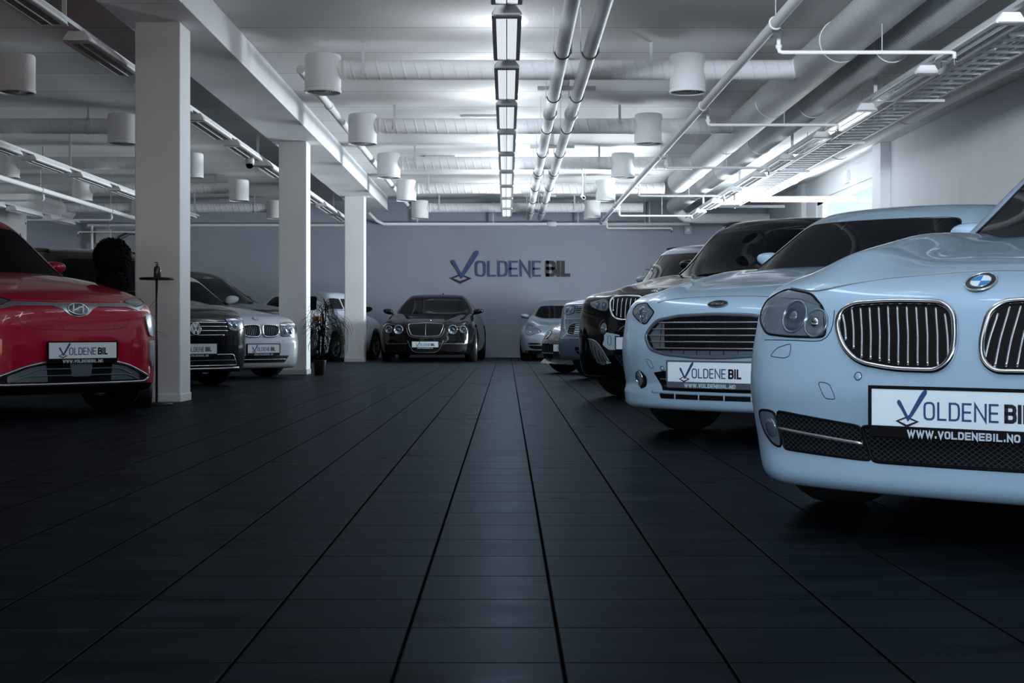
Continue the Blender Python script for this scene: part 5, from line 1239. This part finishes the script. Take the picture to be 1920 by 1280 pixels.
# ------------------------------------------------------------- plants and table
rnd = random.Random(4)
e = empty('potted_grass_plant', (-2.53, 19.25, 0), label='grassy potted plant with drooping dark leaves beside the middle column', cat='potted plant')
MB().lathe([(0, 0), (.062, 0), (.07, .01), (.088, .19), (.092, .205), (.084, .205), (.078, .185), (0, .18)], 32).obj('pot', M['pot'], e, True)
st = MB()
for (x, y, h) in ((-.02, 0, .50), (.05, .02, .66), (.0, -.03, .36), (.09, 0, .78)): st.tube([(x*.3, y*.3, .18), (x*.7, y, .18 + h*.5), (x, y, .18 + h)], [.012, .010, .007], 8)
st.obj('stem', M['leaf'], e, True)
lf = MB()
def leaf(base, az, up, L_, w, droop):
    P = []; x, y, z = base; a = up; n = 7
    for i in range(n + 1):
        P.append((x, y, z)); ds = L_/n; x += math.cos(az)*math.cos(a)*ds; y += math.sin(az)*math.cos(a)*ds; z += math.sin(a)*ds; a -= droop/n
    px, py = -math.sin(az), math.cos(az); V = []; Fc = []
    for i, p in enumerate(P):
        k = w*(math.sin(math.pi*(i + .6)/(n + 1.2)))**.7
        V += [(p[0] - px*k, p[1] - py*k, p[2] + k*.4), (p[0], p[1], p[2]), (p[0] + px*k, p[1] + py*k, p[2] + k*.4)]
    for i in range(n):
        for j in (0, 1): Fc.append((i*3 + j, i*3 + j + 1, i*3 + j + 4, i*3 + j + 3))
    return V, Fc
for (bx, by, bz, n, ln) in ((.03, .02, .84, 34, .34), (-.02, 0, .68, 34, .32), (0, -.03, .54, 34, .30), (.08, 0, .95, 30, .30), (.03, 0, .60, 40, .34), (.05, .01, .40, 40, .28)):
    for k in range(n): lf.add(*leaf((bx, by, bz + rnd.uniform(-.05, .03)), rnd.uniform(0, 6.28), rnd.uniform(-.1, 1.3), ln*rnd.uniform(.6, 1.15), .006, rnd.uniform(1.2, 3.0)))
for k in range(60): lf.add(*leaf((.10 + rnd.uniform(-.04, .06), rnd.uniform(-.04, .04), rnd.uniform(.5, .8)), rnd.uniform(-.9, .9), rnd.uniform(-.2, .6), .45*rnd.uniform(.7, 1.1), .006, 2.4))
tag(lf.obj('foliage', M['leaf'], e), kind=None)
# topiary ball in front of the first column
e = empty('topiary_tree', (-3.12, 11.25, 0), label='dark round clipped topiary tree left of the first column', cat='potted tree')
MB().lathe([(0, 0), (.12, 0), (.14, .02), (.16, .36), (.165, .38), (.15, .38), (.145, .35), (0, .34)], 32).obj('pot', M['pot'], e, True)
MB().tube([(0, 0, .34), (.01, 0, .7), (0, 0, 1.15)], .018, 8).obj('trunk', M['leaf'], e, True)
tb = MB()
def ball(cx, cz, R_, n):
    for k in range(n):
        u = rnd.uniform(-1, 1); q = rnd.uniform(0, 6.28); s_ = math.sqrt(1 - u*u); d = np.array([s_*math.cos(q), s_*math.sin(q), u]); r_ = R_*rnd.uniform(.86, 1.06)
        p = d*r_ + np.array([cx, 0, cz]); a = np.cross(d, [rnd.random(), rnd.random(), rnd.random()]); a /= np.linalg.norm(a); b_ = np.cross(d, a) + d*rnd.uniform(-.2, .9); w = .010
        tb.add([p - a*w, p + b_*w*1.5, p + a*w, p - b_*w*1.2], [(0, 1, 2, 3)])
    tb.lathe([(R_*.78*math.sin(x), -R_*.78*math.cos(x)) for x in np.linspace(.01, math.pi - .01, 14)], 24, c=(cx, 0, cz))
ball(0, 1.19, .140, 3800); ball(.0, .98, .115, 2400)
tb.obj('foliage', M['leaf'], e)
e = empty('potted_spiky_plant', (-2.86, 11.12, 0), label='thin spiky dark plant standing under the small table by the first column', cat='potted plant')
MB().lathe([(0, 0), (.08, 0), (.10, .26), (.09, .26), (0, .24)], 24).obj('pot', M['pot'], e, True)
MB().tube([(0, 0, .24), (.01, 0, .66)], .010, 8).obj('stem', M['leaf'], e, True)
sp = MB()
for k in range(34): sp.add(*leaf((.01, 0, rnd.uniform(.56, .68)), rnd.uniform(0, 6.28), rnd.uniform(-.5, 1.2), .24*rnd.uniform(.6, 1.2), .0035, rnd.uniform(.1, .7)))
sp.obj('foliage', M['leaf'], e)
e = empty('bar_table', (-2.83, 11.50, 0), label='small high black table standing before the first column', cat='table')
MB().lathe([(0, 1.012), (.135, 1.012), (.14, 1.02), (.135, 1.030), (0, 1.030)], 36).obj('tabletop', M['pot'], e, True)
MB().tube([(0, 0, .02), (0, 0, 1.012)], .010, 12).obj('pole', M['dark'], e, True); MB().lathe([(0, 0), (.13, 0), (.13, .012), (.03, .024), (0, .024)], 32).obj('base', M['pot'], e, True)
e = empty('pump_bottle', (-2.82, 11.48, 1.030), label='clear pump bottle standing on the small high table', cat='bottle')
MB().lathe([(0, 0), (.026, 0), (.029, .006), (.029, .07), (.024, .085), (.012, .092), (0, .092)], 24).obj('bottle_body', mat('bottle_grey', (.03, .035, .035), .15), e, True)
MB().lathe([(.012, .092), (.013, .106), (.006, .108), (.005, .125), (0, .125)], 16).tube([(0, 0, .122), (-.022, 0, .120)], .004, 8).obj('pump', mat('pump_grey', (.06, .065, .065), .4), e, True)
